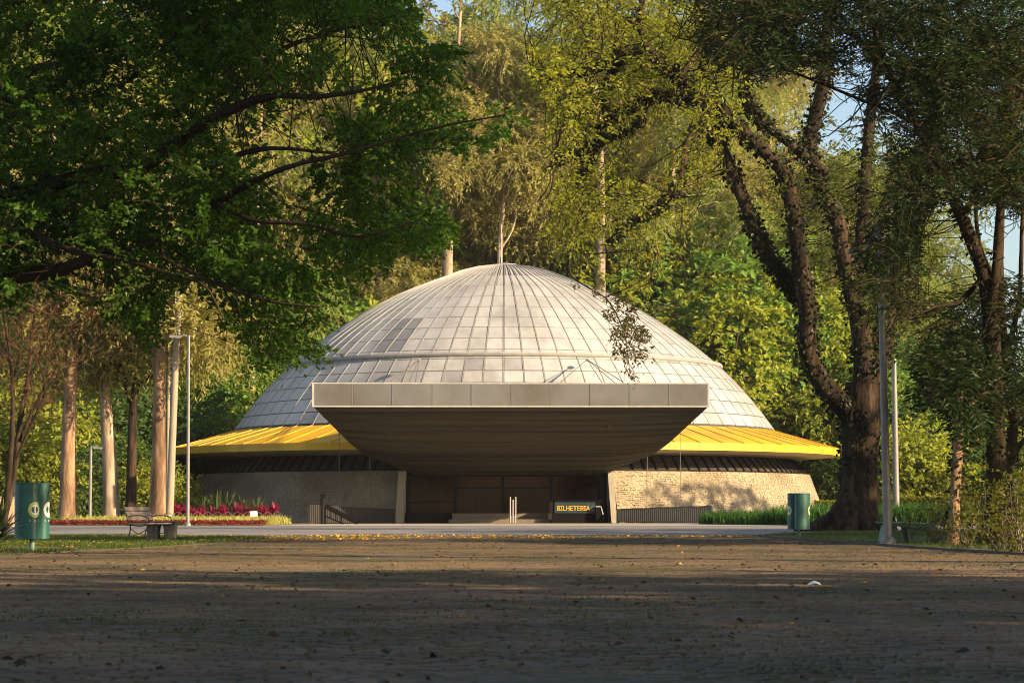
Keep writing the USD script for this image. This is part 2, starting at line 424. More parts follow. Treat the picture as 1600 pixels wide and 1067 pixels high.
def lathe(profile, n=160, th0=0, th1=2 * math.pi):
    """profile: list of (r, z); closed ring when full turn"""
    full = abs(th1 - th0 - 2 * math.pi) < 1e-6
    t = np.linspace(th0, th1, n + 1)
    if full:
        t = t[:-1]
    v = np.array([P(t, r, z) for r, z in profile]); m, k = v.shape[0], v.shape[1]
    i, j = np.meshgrid(np.arange(m - 1), np.arange(k if full else k - 1), indexing='ij')
    f = np.stack([i * k + j, (i + 1) * k + j, (i + 1) * k + (j + 1) % k, i * k + (j + 1) % k], -1).reshape(-1, 4)
    return v.reshape(-1, 3), np.vstack([f[:, [0, 1, 2]], f[:, [0, 2, 3]]])
zb = float(prof(13.98))
part('ring_gutter', lathe([(13.88, zb + 0.12), (14.18, zb + 0.13), (14.24, zb + 0.02), (14.20, zb - 0.10), (14.10, zb - 0.14), (13.95, zb - 0.05), (13.88, zb + 0.12)], 200), M_RIB, B, smooth=40)
part('apex_cap', lathe([(0.85, prof(0.85) + 0.03), (0.8, prof(0.8) + 0.1), (0.3, 16.84), (0.02, 16.86)], 40), M_RIB, B, smooth=40)
rod = MB(); rod.tube([P(-0.4, 0.55, 16.7), P(-0.4, 0.55, 17.2)], 0.07, 8); rod.tube([P(-0.4, 0.55, 17.2), P(-0.4, 0.55, 19.3)], 0.035, 6)
part('lightning_rod', rod, M_STEEL, B)

# yellow skirt roof
r_in, z_in, r_out, z_out, z_low = 17.62, 5.80, 21.7, 4.64, 4.20
for a in range(N):
    g = 0.0012
    t0, t1 = a * DTH + g, (a + 1) * DTH - g
    my = M_YEL[int(rng.integers(2))]
    lz = rng.uniform(-0.004, 0.004)
    v = [P(t0, r_in, z_in + lz), P(t0, r_out, z_out + lz), P(t1, r_out, z_out + lz), P(t1, r_in, z_in + lz)]
    part('roof_panel', MB().hexa([p - np.array([0, 0, 0.06]) for p in v] + v), my, B)
    v = [P(t0, r_out - 0.04, z_low), P(t0, r_out + 0.015, z_low), P(t1, r_out + 0.015, z_low), P(t1, r_out - 0.04, z_low)]
    h = np.array([0, 0, z_out - z_low - 0.02])
    part('eave_panel', MB().hexa(v + [p + h for p in v]), my, B)
    th = a * DTH; e = np.array([math.cos(th), math.sin(th), 0]) * 0.022
    p0, p1, p2 = P(th, r_in, z_in), P(th, r_out + 0.03, z_out), P(th, r_out + 0.03, z_low)
    up = np.array([0, 0, 0.04]); o = P(th, 0.05, 0) - P(th, 0, 0)
    s_ = MB().hexa([p0 - e, p1 - e, p1 + e, p0 + e, p0 - e + up, p1 - e + up, p1 + e + up, p0 + e + up])
    s_.hexa([p2 - e - o, p2 - e, p2 + e, p2 + e - o, p1 - e - o + up, p1 - e + up, p1 + e + up, p1 + e - o + up])
    part('roof_seam', s_, my, B)
part('roof_deck', lathe([(17.4, 5.74), (21.6, 4.55), (21.6, 4.24)]), M_JOINT, B, smooth=20)
part('eave_soffit', lathe([(21.69, 4.205), (18.75, 3.96), (18.6, 3.96)]), M_SOFFIT, B, smooth=20)

# stone wall with its window band; open at the entrance
GAP = math.asin(6.15 / 20.3)
A0, A1 = TH0 + GAP, TH0 + 2 * math.pi - GAP
rw = lambda z: 19.8 + (3.0 - z) / 3.0 * 1.15
part('wall_core', lathe([(18.6, 4.0), (18.6, 3.06), (19.74, 3.06), (rw(0) - 0.05, 0.0)], 150, A0, A1), M_MORTAR, B, smooth=20)
st = MB()
z = 0.02
while z < 2.98:
    hrow = rng.uniform(0.07, 0.12)
    z1 = min(z + hrow, 3.02)
    for (lo, hi) in ((A0, TH0 + 1.65), (A1 - 1.35, A1)):
        t = lo
        while t < hi - 0.001:
            wst = rng.uniform(0.06, 0.26) / 20.3
            t1 = min(t + wst, hi)
            pr = rng.uniform(0.0, 0.025); g = 0.005 / 20; gz = 0.005
            wv = 0.05 * math.sin(t * 23 + z * 3) * min(1, (2.98 - z) * 3, z * 3)
            za, zc = z + wv + gz + rng.uniform(-0.024, 0.024), z1 + wv - gz + rng.uniform(-0.024, 0.024)
            ra, rb = rw(za) + pr, rw(zc) + pr + rng.uniform(-0.01, 0.01)
            q = [P(t + g, ra, za), P(t1 - g, ra, za), P(t1 - g, rb, zc), P(t + g, rb, zc)]
            bk = [P(t + g, ra - 0.09, za), P(t1 - g, ra - 0.09, za), P(t1 - g, rb - 0.09, zc), P(t + g, rb - 0.09, zc)]
            st.add(q + bk, [[0, 1, 2, 3], [4, 5, 1, 0], [5, 6, 2, 1], [6, 7, 3, 2], [7, 4, 0, 3]])
            t = t1
    z = z1
part('wall_stone_courses', st, M_STONE, B, kind='stuff')
part('wall_coping', lathe([(18.7, 3.06), (19.86, 3.06), (19.86, 3.02), (19.7, 3.0)], 150, A0, A1), M_DARKFRAME, B)
# leaning window band
nw = 160
wb0, wb1 = (19.62, 3.07), (18.82, 3.955)
wl = lambda k: (wb0[0] * (1 - k) + wb1[0] * k, wb0[1] * (1 - k) + wb1[1] * k)
back = MB()
for a in range(nw):
    tc = (a + 0.5) * 2 * math.pi / nw
    ac = (tc + math.pi) % (2 * math.pi) - math.pi
    if abs(ac - TH0) < GAP - 0.02:
        continue
    t0, t1 = a * 2 * math.pi / nw + 0.003, (a + 1) * 2 * math.pi / nw - 0.003
    for k0, k1 in ((0.03, 0.47), (0.53, 0.97)):
        (ra, za), (rb, zc) = wl(k0), wl(k1)
        d = 0.04
        v = [P(t0, ra - d, za), P(t0, ra, za), P(t1, ra, za), P(t1, ra - d, za), P(t0, rb - d, zc), P(t0, rb, zc), P(t1, rb, zc), P(t1, rb - d, zc)]
        if abs(ac) < 1.75:
            part('window_pane', MB().hexa(v), M_DGLASS, B)
        else:
            back.hexa(v)
    th = a * 2 * math.pi / nw; e = np.array([math.cos(th), math.sin(th), 0]) * 0.05
    m_ = MB(); (ra, za), (rb, zc) = wl(0), wl(1); o = P(th, 0.15, 0) - P(th, 0, 0)
    p0, p1 = P(th, ra - 0.05, za), P(th, rb - 0.05, zc)
    m_.hexa([p0 - e, p0 - e + o, p0 + e + o, p0 + e, p1 - e, p1 - e + o, p1 + e + o, p1 + e])
    if abs(ac) < 1.75:
        part('window_mullion', m_, M_DARKFRAME, B)
    else:
        v, f = m_.get(); back.add(v, f)
part('rear_window_band', back, M_DGLASS, B, kind='stuff')
(ra, za) = wl(0.5)
part('window_transom', lathe([(ra - 0.05, za - 0.03), (ra + 0.04, za - 0.03), (ra + 0.04, za + 0.03), (ra - 0.05, za + 0.03)], 150, A0, A1), M_DARKFRAME, B)
part('window_backing', lathe([(wb0[0] - 0.1, wb0[1]), (wb1[0] - 0.1, wb1[1])], 150, A0, A1), M_DARK, B)

# entrance: piers, canopy, steps, glazed front, dim hall
def EB(u0, u1, w0, w1, z0, z1):
    return MB().hexa([E(u0, w1, z0), E(u1, w1, z0), E(u1, w0, z0), E(u0, w0, z0), E(u0, w1, z1), E(u1, w1, z1), E(u1, w0, z1), E(u0, w0, z1)])
for s_ in (-1, 1):
    a, b = (-6.28, -5.84) if s_ < 0 else (5.72, 6.05)
    o = 0.16 * s_
    m_ = MB().hexa([E(a + o, 20.4, 0), E(b + o, 20.4, 0), E(b, 17.6, 0), E(a, 17.6, 0), E(a, 19.4, 2.98), E(b, 19.4, 2.98), E(b, 17.6, 2.98), E(a, 17.6, 2.98)])
    part('entrance_pier', m_, M_PIER, B)
part('entrance_hall_wall', EB(-7, 7, 11.8, 12.0, 0, 3.4), M_WOODWALL, B)
m_ = EB(-7.2, -7.0, 12, 17.0, 0, 2.95); v, f = EB(7.0, 7.2, 12, 17.0, 0, 2.95).get(); m_.add(v, f)
part('entrance_hall_side_wall', m_, M_WOODWALL, B)
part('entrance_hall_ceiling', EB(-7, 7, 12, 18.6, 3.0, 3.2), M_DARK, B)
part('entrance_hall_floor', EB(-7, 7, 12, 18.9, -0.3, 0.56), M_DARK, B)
part('step', EB(-3.2, 2.3, 18.9, 19.7, 0, 0.55), M_FLOOR, B)
part('step', EB(-3.4, 2.4, 19.7, 20.5, 0, 0.22), M_FLOOR, B)
part('entrance_plinth', EB(-5.8, -3.25, 18.5, 19.1, 0, 0.60), M_DARKFRAME, B)
px2u = lambda px: (px - 798.0) / 27.1
fx = [-5.82] + [px2u(x) for x in (715, 790, 866, 941)] + [5.7]
w_ = 18.25
for q, u in enumerate(fx):
    hw = 0.10 if 0 < q < 5 else 0.16
    part('door_mullion', EB(u - hw, u + hw, w_ - 0.08, w_ + 0.1, 0.55, 2.98), M_DARKFRAME, B)
part('door_header', EB(-5.7, 5.6, w_ - 0.06, w_ + 0.12, 2.68, 2.99), M_DARKFRAME, B)
for q in range(5):
    a, b = fx[q] + 0.1, fx[q + 1] - 0.1
    zt = {0: 1.2, 1: 2.02, 2: 2.02}.get(q)
    if zt:
        part('door_transom', EB(a, b, w_ - 0.05, w_ + 0.07, zt - 0.05, zt + 0.05), M_DARKFRAME, B)
        part('door_glass', EB(a, b, w_ - 0.01, w_ + 0.01, 0.58, zt - 0.05), M_GLASS, B)
        part('door_glass', EB(a, b, w_ - 0.01, w_ + 0.01, zt + 0.05, 2.68), M_GLASS, B)
    else:
        part('door_glass', EB(a, b, w_ - 0.01, w_ + 0.01, 0.58, 2.68), M_GLASS, B)

# canopy: a flaring shell that narrows to the doors
UF, WF, ZB, ZT = 10.3, 32.0, 6.12, 7.34
WB = 18.55
def canopy_edge(s):
    return float(np.interp(s, [0, .6, .74, .86, .93, .97, 1], [10.3, 8.5, 8.05, 7.2, 6.7, 6.4, 6.0]))
ns, nt = 28, 41
V = []
for q in range(ns + 1):
    s = q / ns
    w = WF + (WB - WF) * s
    ue = canopy_edge(s); uc = min(6.05 - 0.75 * s, ue * 0.97)
    ze = ZB - 3.37 * s
    zc = ZB - 3.37 * (1 - (1 - s) ** 1.22)
    ze = max(ze, zc) + 0.75 * max(0, s - 0.5) * (1 if s < 1 else 1)
    for t in np.linspace(-1, 1, nt):
        u = ue * t
        k = np.clip((abs(u) - uc) / max(ue - uc, 1e-3), 0, 1)
        V.append(E(u, w, zc + (ze - zc) * k ** 1.3))
V = np.array(V)
GV = V.reshape(ns + 1, nt, 3)
def csurf(s, t):
    a_, c_ = s * ns, (t + 1) / 2 * (nt - 1)
    i0, j0 = min(int(a_), ns - 1), min(int(c_), nt - 2); fs, ft = a_ - i0, c_ - j0
    return (GV[i0, j0] * (1 - fs) + GV[i0 + 1, j0] * fs) * (1 - ft) + (GV[i0, j0 + 1] * (1 - fs) + GV[i0 + 1, j0 + 1] * fs) * ft
cb = MB(); nb = 46
for q in range(nb):
    s0, s1 = q / nb, (q + 1) / nb
    cuts = [-1.0] + sorted(rng.uniform(-0.85, 0.85, 4)) + [1.0]
    for t0, t1 in zip(cuts[:-1], cuts[1:]):
        m_ = max(2, int((t1 - t0) * 16)); dz = rng.uniform(-0.014, 0.014)
        tt = np.linspace(t0, t1, m_ + 1)
        v = [csurf(s0, t) + [0, 0, dz - 0.006] for t in tt] + [csurf(s1, t) + [0, 0, dz + 0.006] for t in tt]
        v += [csurf(s0, t) + [0, 0, dz + 0.05] for t in tt] + [csurf(s1, t) + [0, 0, dz + 0.05] for t in tt]
        k_ = m_ + 1; f = []
        for c_ in range(m_):
            f += [[c_, k_ + c_, k_ + c_ + 1, c_ + 1], [c_, c_ + 1, 2 * k_ + c_ + 1, 2 * k_ + c_], [k_ + c_, 3 * k_ + c_, 3 * k_ + c_ + 1, k_ + c_ + 1]]
        cb.add(v, f)
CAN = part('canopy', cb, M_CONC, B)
top = MB()
ed = [[], []]
for q in range(ns + 1):
    s = q / ns; w = WF + (WB - WF) * s
    for h, t in ((0, 0), (1, nt - 1)):
        p = V[q * nt + t]; ed[h].append(p)
zt = lambda s: ZT - 0.02 - 0.5 * s
for h in (0, 1):
    lo = np.array(ed[h]); hi = lo.copy(); hi[:, 2] = [zt(q / ns) for q in range(ns + 1)]
    v = np.vstack([lo, hi]); n1 = ns + 1
    top.add(v, [[q, q + 1, n1 + q + 1, n1 + q] for q in range(ns)])
lo = np.array([[p[0], p[1], zt(q / ns)] for q, p in enumerate(ed[0])]); hi = np.array([[p[0], p[1], zt(q / ns)] for q, p in enumerate(ed[1])])
top.add(np.vstack([lo, hi]), [[q, q + 1, ns + 1 + q + 1, ns + 1 + q] for q in range(ns)])
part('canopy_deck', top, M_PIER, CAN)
part('canopy_front_backing', EB(-UF, UF, WF - 0.3, WF, ZB + 0.01, ZT - 0.03), M_JOINT, CAN)
pw = 2 * UF / 10
for k in range(10):
    a, b = -UF + k * pw + 0.028, -UF + (k + 1) * pw - 0.028
    part('fascia_panel', EB(a, b, WF + 0.004, WF + 0.06 + rng.uniform(0, 0.012), ZB + 0.05, ZT - 0.05), M_FASCIA, CAN)
    if k:
        part('fascia_seam', EB(a - 0.04, a - 0.016, WF + 0.004, WF + 0.09, ZB + 0.05, ZT - 0.05), M_RIB, CAN)
part('fascia_trim', EB(-UF - 0.05, UF + 0.05, WF, WF + 0.085, ZB - 0.03, ZB + 0.045), M_TRIM, CAN)
part('fascia_trim', EB(-UF - 0.05, UF + 0.05, WF, WF + 0.085, ZT - 0.045, ZT + 0.02), M_TRIM, CAN)
for s_ in (-1, 1):
    part('fascia_trim', EB(s_ * UF - 0.05, s_ * UF + 0.05, WF - 0.5, WF + 0.08, ZB + 0.046, ZT - 0.046), M_TRIM, CAN)
# stays from the dome to the canopy and the thin down-conductors
for px, anchors in ((655, ((600, 604), (612, 604), (636, 604), (648, 604))), (917, ((985, 604), (968, 604), (945, 604), (868, 604)))):
    Yb = 143.2
    b0 = at(px, 562, Yb)
    part('stay_bracket', MB().box(b0, (0.18, 0.3, 0.18)), M_RIB, B)
    c = MB()
    for ax, ay in anchors:
        c.tube([b0 + [0, -0.2, 0], at(ax, ay, 129.0)], 0.022, 5)
    part('stay_cable', c, M_CABLE, B)
for px, top_ in ((530, 4.3), (578, 4.3), (1011, 4.3), (1063, 4.3)):
    Yc = 135.6
    x = (px - 800) / F * Yc
    part('down_conductor', MB().tube([(x, Yc, 0), (x, Yc, top_ + (1.2 if px in (530, 1063) else 0))], 0.018, 5), M_CABLE, B)

# ================================================================== ground, paving, road
rng = np.random.default_rng(21)
M_SOIL = mat('soil_and_moss', (0.060, 0.050, 0.034), (0.045, 0.048, 0.022), scale=2.2, rough=0.95, bump=0.5, bscale=30, c3=(0.035, 0.05, 0.012), patch=0.4)
M_EARTH = mat('park_earth', (0.070, 0.055, 0.035), (0.05, 0.055, 0.022), scale=0.4, rough=0.95, bump=0.4, bscale=10)
M_SETT = mat('grey_paving_stone', (0.225, 0.158, 0.094), (0.125, 0.090, 0.058), scale=1.3, rough=0.8, spec=0.25, bump=0.25, bscale=30, island=0.35, c3=(0.078, 0.068, 0.034), patch=0.5)
M_ROAD = mat('road_small_stone', (0.205, 0.195, 0.19), (0.155, 0.15, 0.148), scale=1.2, rough=0.8, bump=0.5, bscale=25, stretch=(1, 1, 1), c3=(0.125, 0.11, 0.10), patch=0.3)
M_APRON = mat('entrance_paving', (0.30, 0.27, 0.235), (0.25, 0.225, 0.20), scale=0.8, rough=0.8, bump=0.2, bscale=20)
M_LAWN = mat('lawn_soil', (0.05, 0.05, 0.018), (0.07, 0.05, 0.025), scale=1.5, rough=0.95, bump=0.5, bscale=20)
M_KERB = mat('dark_kerb_stone', (0.05, 0.038, 0.026), (0.035, 0.028, 0.02), scale=2, rough=0.85, bump=0.4)

g = MB(); n_ = 48
xs = np.linspace(-300, 300, 41); ys = np.linspace(-60, 300, 37)
X, Y = np.meshgrid(xs, ys, indexing='ij')
i, j = np.meshgrid(np.arange(len(xs) - 1), np.arange(len(ys) - 1), indexing='ij')
k = len(ys)
g.add(np.stack([X, Y, np.full_like(X, -0.07)], -1).reshape(-1, 3), np.stack([i * k + j, (i + 1) * k + j, (i + 1) * k + j + 1, i * k + j + 1], -1).reshape(-1, 4))
part('ground', g, M_EARTH, kind='structure')

def sheet(name, outline, z, m_, kind='structure', label=None, cat=None, thick=0.0):
    from shapely.geometry import Polygon
    v, f = trimesh.creation.triangulate_polygon(Polygon(outline), engine='earcut')
    if thick:
        t = trimesh.creation.extrude_polygon(Polygon(outline), thick, engine='earcut')
        return part(name, (t.vertices + [0, 0, z - thick], t.faces), m_, kind=kind, label=label, cat=cat)
    return part(name, (np.c_[v, np.full(len(v), z)], f), m_, kind=kind, label=label, cat=cat)

PLAZA = thing('plaza_paving', None, None, (0, 0, 0), kind='structure')
part('paving_bed', MB().add([(-60, -30, -0.006), (60, -30, -0.006), (60, 66.5, -0.006), (-60, 66.5, -0.006)], [[0, 1, 2, 3]]), M_SOIL, PLAZA)

LAWN_L = [tuple(gr(*p)[:2]) for p in [(-260, 880), (-60, 874), (40, 866), (120, 861), (200, 857), (270, 853), (330, 849), (390, 845), (420, 841.5)]]
LAWN_L += [tuple(gr(*p)[:2]) for p in [(405, 838.8), (360, 837.8), (200, 836.8), (60, 836.2), (-260, 836)]]
LAWN_R = [tuple(gr(*p)[:2]) for p in [(1178, 837.5), (1215, 840.5), (1260, 843.5), (1330, 848), (1400, 853.5), (1480, 859.5), (1560, 864.5), (1680, 872), (1900, 884)]]
LAWN_R += [tuple(gr(*p)[:2]) for p in [(1900, 828), (1500, 828.6), (1300, 829.6), (1230, 833)]]
from shapely.geometry import Polygon, Point
from shapely.prepared import prep
PL, PRG = Polygon(LAWN_L), Polygon(LAWN_R)
ppl, ppr = prep(PL.buffer(0.05)), prep(PRG.buffer(0.05))

def sett(mb, x0, x1, y0, y1, h, bev, tilt):
    z = h
    if bev:
        v = [(x0, y0, -0.03), (x1, y0, -0.03), (x1, y1, -0.03), (x0, y1, -0.03),
             (x0, y0, z - bev), (x1, y0, z - bev), (x1, y1, z - bev), (x0, y1, z - bev),
             (x0 + bev, y0 + bev, z + tilt[0]), (x1 - bev, y0 + bev, z + tilt[1]), (x1 - bev, y1 - bev, z + tilt[2]), (x0 + bev, y1 - bev, z + tilt[3])]
        f = [[0, 1, 5, 4], [1, 2, 6, 5], [3, 0, 4, 7], [4, 5, 9, 8], [5, 6, 10, 9], [6, 7, 11, 10], [7, 4, 8, 11], [8, 9, 10, 11]]
    else:
        v = [(x0, y0, -0.03), (x1, y0, -0.03), (x1, y1, -0.03), (x0, y1, -0.03), (x0, y0, z + tilt[0]), (x1, y0, z + tilt[1]), (x1, y1, z + tilt[2]), (x0, y1, z + tilt[3])]
        f = [[0, 1, 5, 4], [1, 2, 6, 5], [3, 0, 4, 7], [4, 5, 6, 7]]
    mb.add(v, f)
field = MB(); count = 0
y = 7.4
while y < 64.5:
    near = y < 30
    d = rng.uniform(0.085, 0.115) * (1.0 if near else 1.6)
    half = min(800 / F * y * 1.10 + 0.5, 16)
    x = -half + rng.uniform(0, 0.2)
    wob = 0.05 * math.sin(y * 0.7)
    while x < half:
        w = rng.uniform(0.09, 0.19) * (1.0 if near else 1.7)
        cx, cy = x + w / 2, y + d / 2
        if not near and (ppl.contains(Point(cx, cy)) or ppr.contains(Point(cx, cy))):
            x += w; continue
        g_ = rng.uniform(0.005, 0.012) * (1 if near else 1.3)
        wave = 0.008 * (meshkit.noise(np.array([cx * 0.5, cy * 0.35, 0.0]), 3) - 0.5) * 2
        h = wave + rng.uniform(-0.003, 0.004)
        t = rng.uniform(-0.003, 0.003, 4)
        jy = rng.uniform(-0.022, 0.022) + 0.03 * math.sin(cx * 1.9 + y)
        if count < 300 and abs(cx) < 800 / F * cy * 0.98 and cy > 8.9:
            m_ = MB(); sett(m_, x + g_, x + w - g_, y + g_ + jy, y + d - g_ + jy, h, 0.007, t)
            part('paving_stone', m_, M_SETT, PLAZA); count += 1
        else:
            sett(field, x + g_, x + w - g_, y + g_ + jy, y + d - g_ + jy, h, 0.007 if near else 0, t)
        x += w
    y += d
part('paving_stone_field', field, M_SETT, PLAZA, kind='stuff')

sheet('road', [(-160, 66.5), (160, 66.5), (160, 112.5), (-160, 112.5)], -0.012, M_ROAD)
sheet('entrance_pavement', [(-11.5, 112.5), (13.5, 112.5), (10.8, 138.2), (-10.2, 138.2)], -0.006, M_APRON)
sheet('lawn', LAWN_L, 0.012, M_LAWN, thick=0.07)
sheet('lawn', LAWN_R, 0.012, M_LAWN, thick=0.07)
k = MB()
edge = [np.array([*p, -0.02]) for p in LAWN_R[:9]]
for a, b in zip(edge[:-1], edge[1:]):
    L_ = np.linalg.norm(b - a); m = max(1, int(L_ / 0.9))
    for q in range(m):
        p0, p1 = a + (b - a) * (q + 0.01) / m, a + (b - a) * (q + 0.99) / m
        kk = MB().bar(p0 + [0, 0, rng.uniform(-.006, .006)], p1, 0.11, 0.12)
        v, f = kk.get(); k.add(v, f)
part('kerb', k, M_KERB, kind='structure')
# bed soil behind the road
sheet('planting_bed', [(-60, 112.6), (-11.6, 112.6), (-10.3, 138.0), (-22, 142), (-60, 150)], 0.03, M_LAWN, thick=0.06)
sheet('planting_bed', [(13.6, 112.6), (70, 112.6), (70, 150), (22, 142), (10.9, 138.0)], 0.03, M_LAWN, thick=0.06)

# grass blades, moss, fallen leaves
def blades(rng, xy, z, h, w, lean=0.35, seg=1):
    n = len(xy); a = rng.uniform(0, 2 * np.pi, n)
    h = h * rng.uniform(0.55, 1.3, n); w = w * rng.uniform(0.7, 1.3, n)
    s = np.stack([np.cos(a), np.sin(a), 0 * a], 1)
    b = np.c_[xy, np.full(n, z)]
    l = rng.normal(0, lean, (n, 3)); l[:, 2] = 1.0
    if seg == 1:
        v = np.stack([b - s * w[:, None] / 2, b + s * w[:, None] / 2, b + unit(l) * h[:, None]], 1).reshape(-1, 3)
        return v, np.arange(3 * n).reshape(-1, 3)
    m = b + unit(l * [0.5, 0.5, 1]) * (0.55 * h)[:, None]
    t = m + unit(l * [2.2, 2.2, 0.55]) * (0.5 * h)[:, None]
    v = np.stack([b - s * w[:, None] / 2, b + s * w[:, None] / 2, m + s * w[:, None] / 2, m - s * w[:, None] / 2, t], 1).reshape(-1, 3)
    f = (np.arange(n)[:, None, None] * 5 + np.array([[0, 1, 2], [0, 2, 3], [3, 2, 4]])).reshape(-1, 3)
    return v, f
def inside(poly, n, rng, dens=None):
    x0, y0, x1, y1 = poly.bounds; out = []; pp = prep(poly)
    while len(out) < n:
        c = np.c_[rng.uniform(x0, x1, 4000), rng.uniform(y0, y1, 4000)]
        if dens is not None:
            c = c[rng.uniform(size=len(c)) < dens(c)]
        out += [p for p in c if pp.contains(Point(*p))]
    return np.array(out[:n])
def litter(rng, xy, z, s, curl=0.5):
    n = len(xy); a = rng.uniform(0, 2 * np.pi, n)
    D = np.stack([np.cos(a), np.sin(a), rng.normal(0, 0.15, n)], 1)
    Nn = np.stack([rng.normal(0, curl, n), rng.normal(0, curl, n), np.ones(n)], 1)
    L_ = s * rng.uniform(0.6, 1.3, n)
    return leaves(np.c_[xy, z + rng.uniform(0.004, 0.02, n)], D, Nn, L_, L_ * 0.55)
M_GRASS = leafmat('lawn_grass_blade', [(0.045, 0.075, 0.012), (0.075, 0.10, 0.016), (0.12, 0.11, 0.03)], 0.3)
M_BEDGRASS = leafmat('bed_grass_blade', [(0.045, 0.10, 0.018), (0.06, 0.12, 0.02)], 0.3)
M_LIRI = leafmat('variegated_grass_blade', [(0.30, 0.30, 0.10), (0.22, 0.25, 0.08), (0.38, 0.35, 0.14)], 0.3)
M_STRAP = leafmat('strap_leaf_green', [(0.03, 0.085, 0.016), (0.045, 0.12, 0.022), (0.06, 0.135, 0.025)], 0.35, rough=0.35)
M_REDCOV = leafmat('red_ground_cover_leaf', [(0.13, 0.018, 0.02), (0.20, 0.03, 0.03), (0.09, 0.02, 0.018)], 0.25)
M_YLEAF = leafmat('fallen_yellow_leaf', [(0.45, 0.27, 0.03), (0.36, 0.20, 0.03), (0.22, 0.11, 0.03), (0.5, 0.36, 0.08)], 0.2, rough=0.6)
M_BLEAF = leafmat('fallen_brown_leaf', [(0.05, 0.03, 0.015), (0.09, 0.05, 0.02), (0.035, 0.022, 0.012), (0.16, 0.09, 0.03)], 0.1, rough=0.7)
M_MOSS = leafmat('moss_tuft_blade', [(0.04, 0.06, 0.012), (0.06, 0.07, 0.014), (0.035, 0.045, 0.012)], 0.2)
nz = lambda c, s, seed: meshkit.fbm(np.c_[c * s, np.zeros(len(c))], 3, seed)
for poly, n, lab in ((PL, 34000, 'short patchy grass of the lawn with the two green bins'), (PRG, 34000, 'short lit grass of the lawn around the big ivy tree')):
    part('lawn_grass', blades(rng, inside(poly.intersection(Polygon([(-13, 30), (26, 30), (26, 80), (-13, 80)])), n, rng, lambda c: np.clip((nz(c, 0.5, 4) - 0.33) * 4, 0.05, 1)), 0.01, 0.065, 0.012), M_GRASS, label=lab, cat='grass', kind='stuff')
tr = Polygon([(-2.2, 7.6), (2.2, 7.6), (13.5, 60), (-13.5, 60)])
xy = inside(tr, 2600, rng, lambda c: np.clip((nz(c, 0.8, 9) - 0.46) * 7, 0, 1) * np.clip(14 / c[:, 1], 0, 1))
xy = np.repeat(xy, 9, 0) + rng.normal(0, 0.035, (len(xy) * 9, 2)) * [1.8, 0.7]
part('moss_tufts', blades(rng, xy, -0.004, 0.024, 0.012, 0.8), M_MOSS, label='small green moss and weeds in the joints of the plaza paving', cat='moss', kind='stuff')
xy = inside(tr, 1500, rng, lambda c: np.clip(30 / c[:, 1], 0, 1) * np.clip((nz(c, 0.3, 12) - 0.3) * 3, 0.1, 1))
part('brown_fallen_leaves', litter(rng, xy, 0.006, 0.055, 0.7), M_BLEAF, label='small dark brown fallen leaves scattered over the grey paving', cat='leaves', kind='stuff')
band = Polygon([tuple(gr(*p)[:2]) for p in [(380, 846), (700, 842.5), (1000, 841), (1190, 839.5), (1190, 836.3), (800, 835.6), (420, 836.5)]])
v1 = litter(rng, inside(band, 1200, rng, lambda c: np.clip((nz(c, 0.5, 15) - 0.35) * 4, 0.04, 1)), 0.012, 0.075)
v2 = litter(rng, inside(PL.intersection(Polygon([(-16, 36), (0, 36), (0, 68), (-16, 68)])), 1100, rng, lambda c: np.clip((nz(c, 0.35, 17) - 0.40) * 5, 0.05, 1)), 0.03, 0.058)
v3 = litter(rng, inside(tr, 90, rng), 0.01, 0.06)
part('yellow_fallen_leaves', MB().add(*v1).add(*v2).add(*v3), M_YLEAF, label='yellow fallen leaves strewn along the far edge of the paving', cat='leaves', kind='stuff')

# planting by the building, left
strip = Polygon([(-40, 112.7), (-11.8, 112.7), (-11.6, 115.2), (-40, 115.2)])
xy = inside(strip, 9000, rng)
Dr = np.c_[rng.normal(0, 0.7, (9000, 2)), np.abs(rng.normal(0.6, 0.3, 9000))]
part('red_ground_cover', leaves(np.c_[xy, rng.uniform(0.03, 0.2, 9000)], Dr, rng.normal(0, 1, (9000, 3)), 0.13, 0.07), M_REDCOV, label='low dark red ground cover strip along the road left of the entrance', cat='ground cover', kind='stuff')
part('pale_border_grass', blades(rng, inside(Polygon([(-21.5, 115.4), (-11.6, 115.4), (-11, 121), (-20.5, 121)]), 9000, rng), 0.03, 0.42, 0.035, 0.4, 2), M_LIRI, label='pale yellow green border grass in front of the red leaved plants', cat='grass', kind='stuff')
part('bed_grass', blades(rng, inside(Polygon([(-40, 115.4), (-18.5, 115.4), (-19, 124), (-40, 128)]), 12000, rng), 0.03, 0.36, 0.03, 0.4, 2), M_BEDGRASS, label='green grass around the feet of the tall pale trunks', cat='grass', kind='stuff')
# strap leaf beds, right
def strap(poly, n, h):
    return blades(rng, inside(poly, n, rng, lambda c: np.clip((nz(c, 0.9, 31) - 0.28) * 4, 0.1, 1)), 0.03, h, 0.05, 0.28, 2)
part('strap_leaf_bed', strap(Polygon([(13.8, 113), (42, 113), (42, 121), (12.6, 121)]), 24000, 0.95), M_STRAP, label='tall strap leaved green plants along the road right of the entrance', cat='plants', kind='stuff')
part('strap_leaf_bed', strap(Polygon([(9.3, 121.5), (14.2, 118), (20, 130), (12, 131)]), 7000, 0.65), M_STRAP, label='lower strap leaved plants against the right entrance railing', cat='plants', kind='stuff')

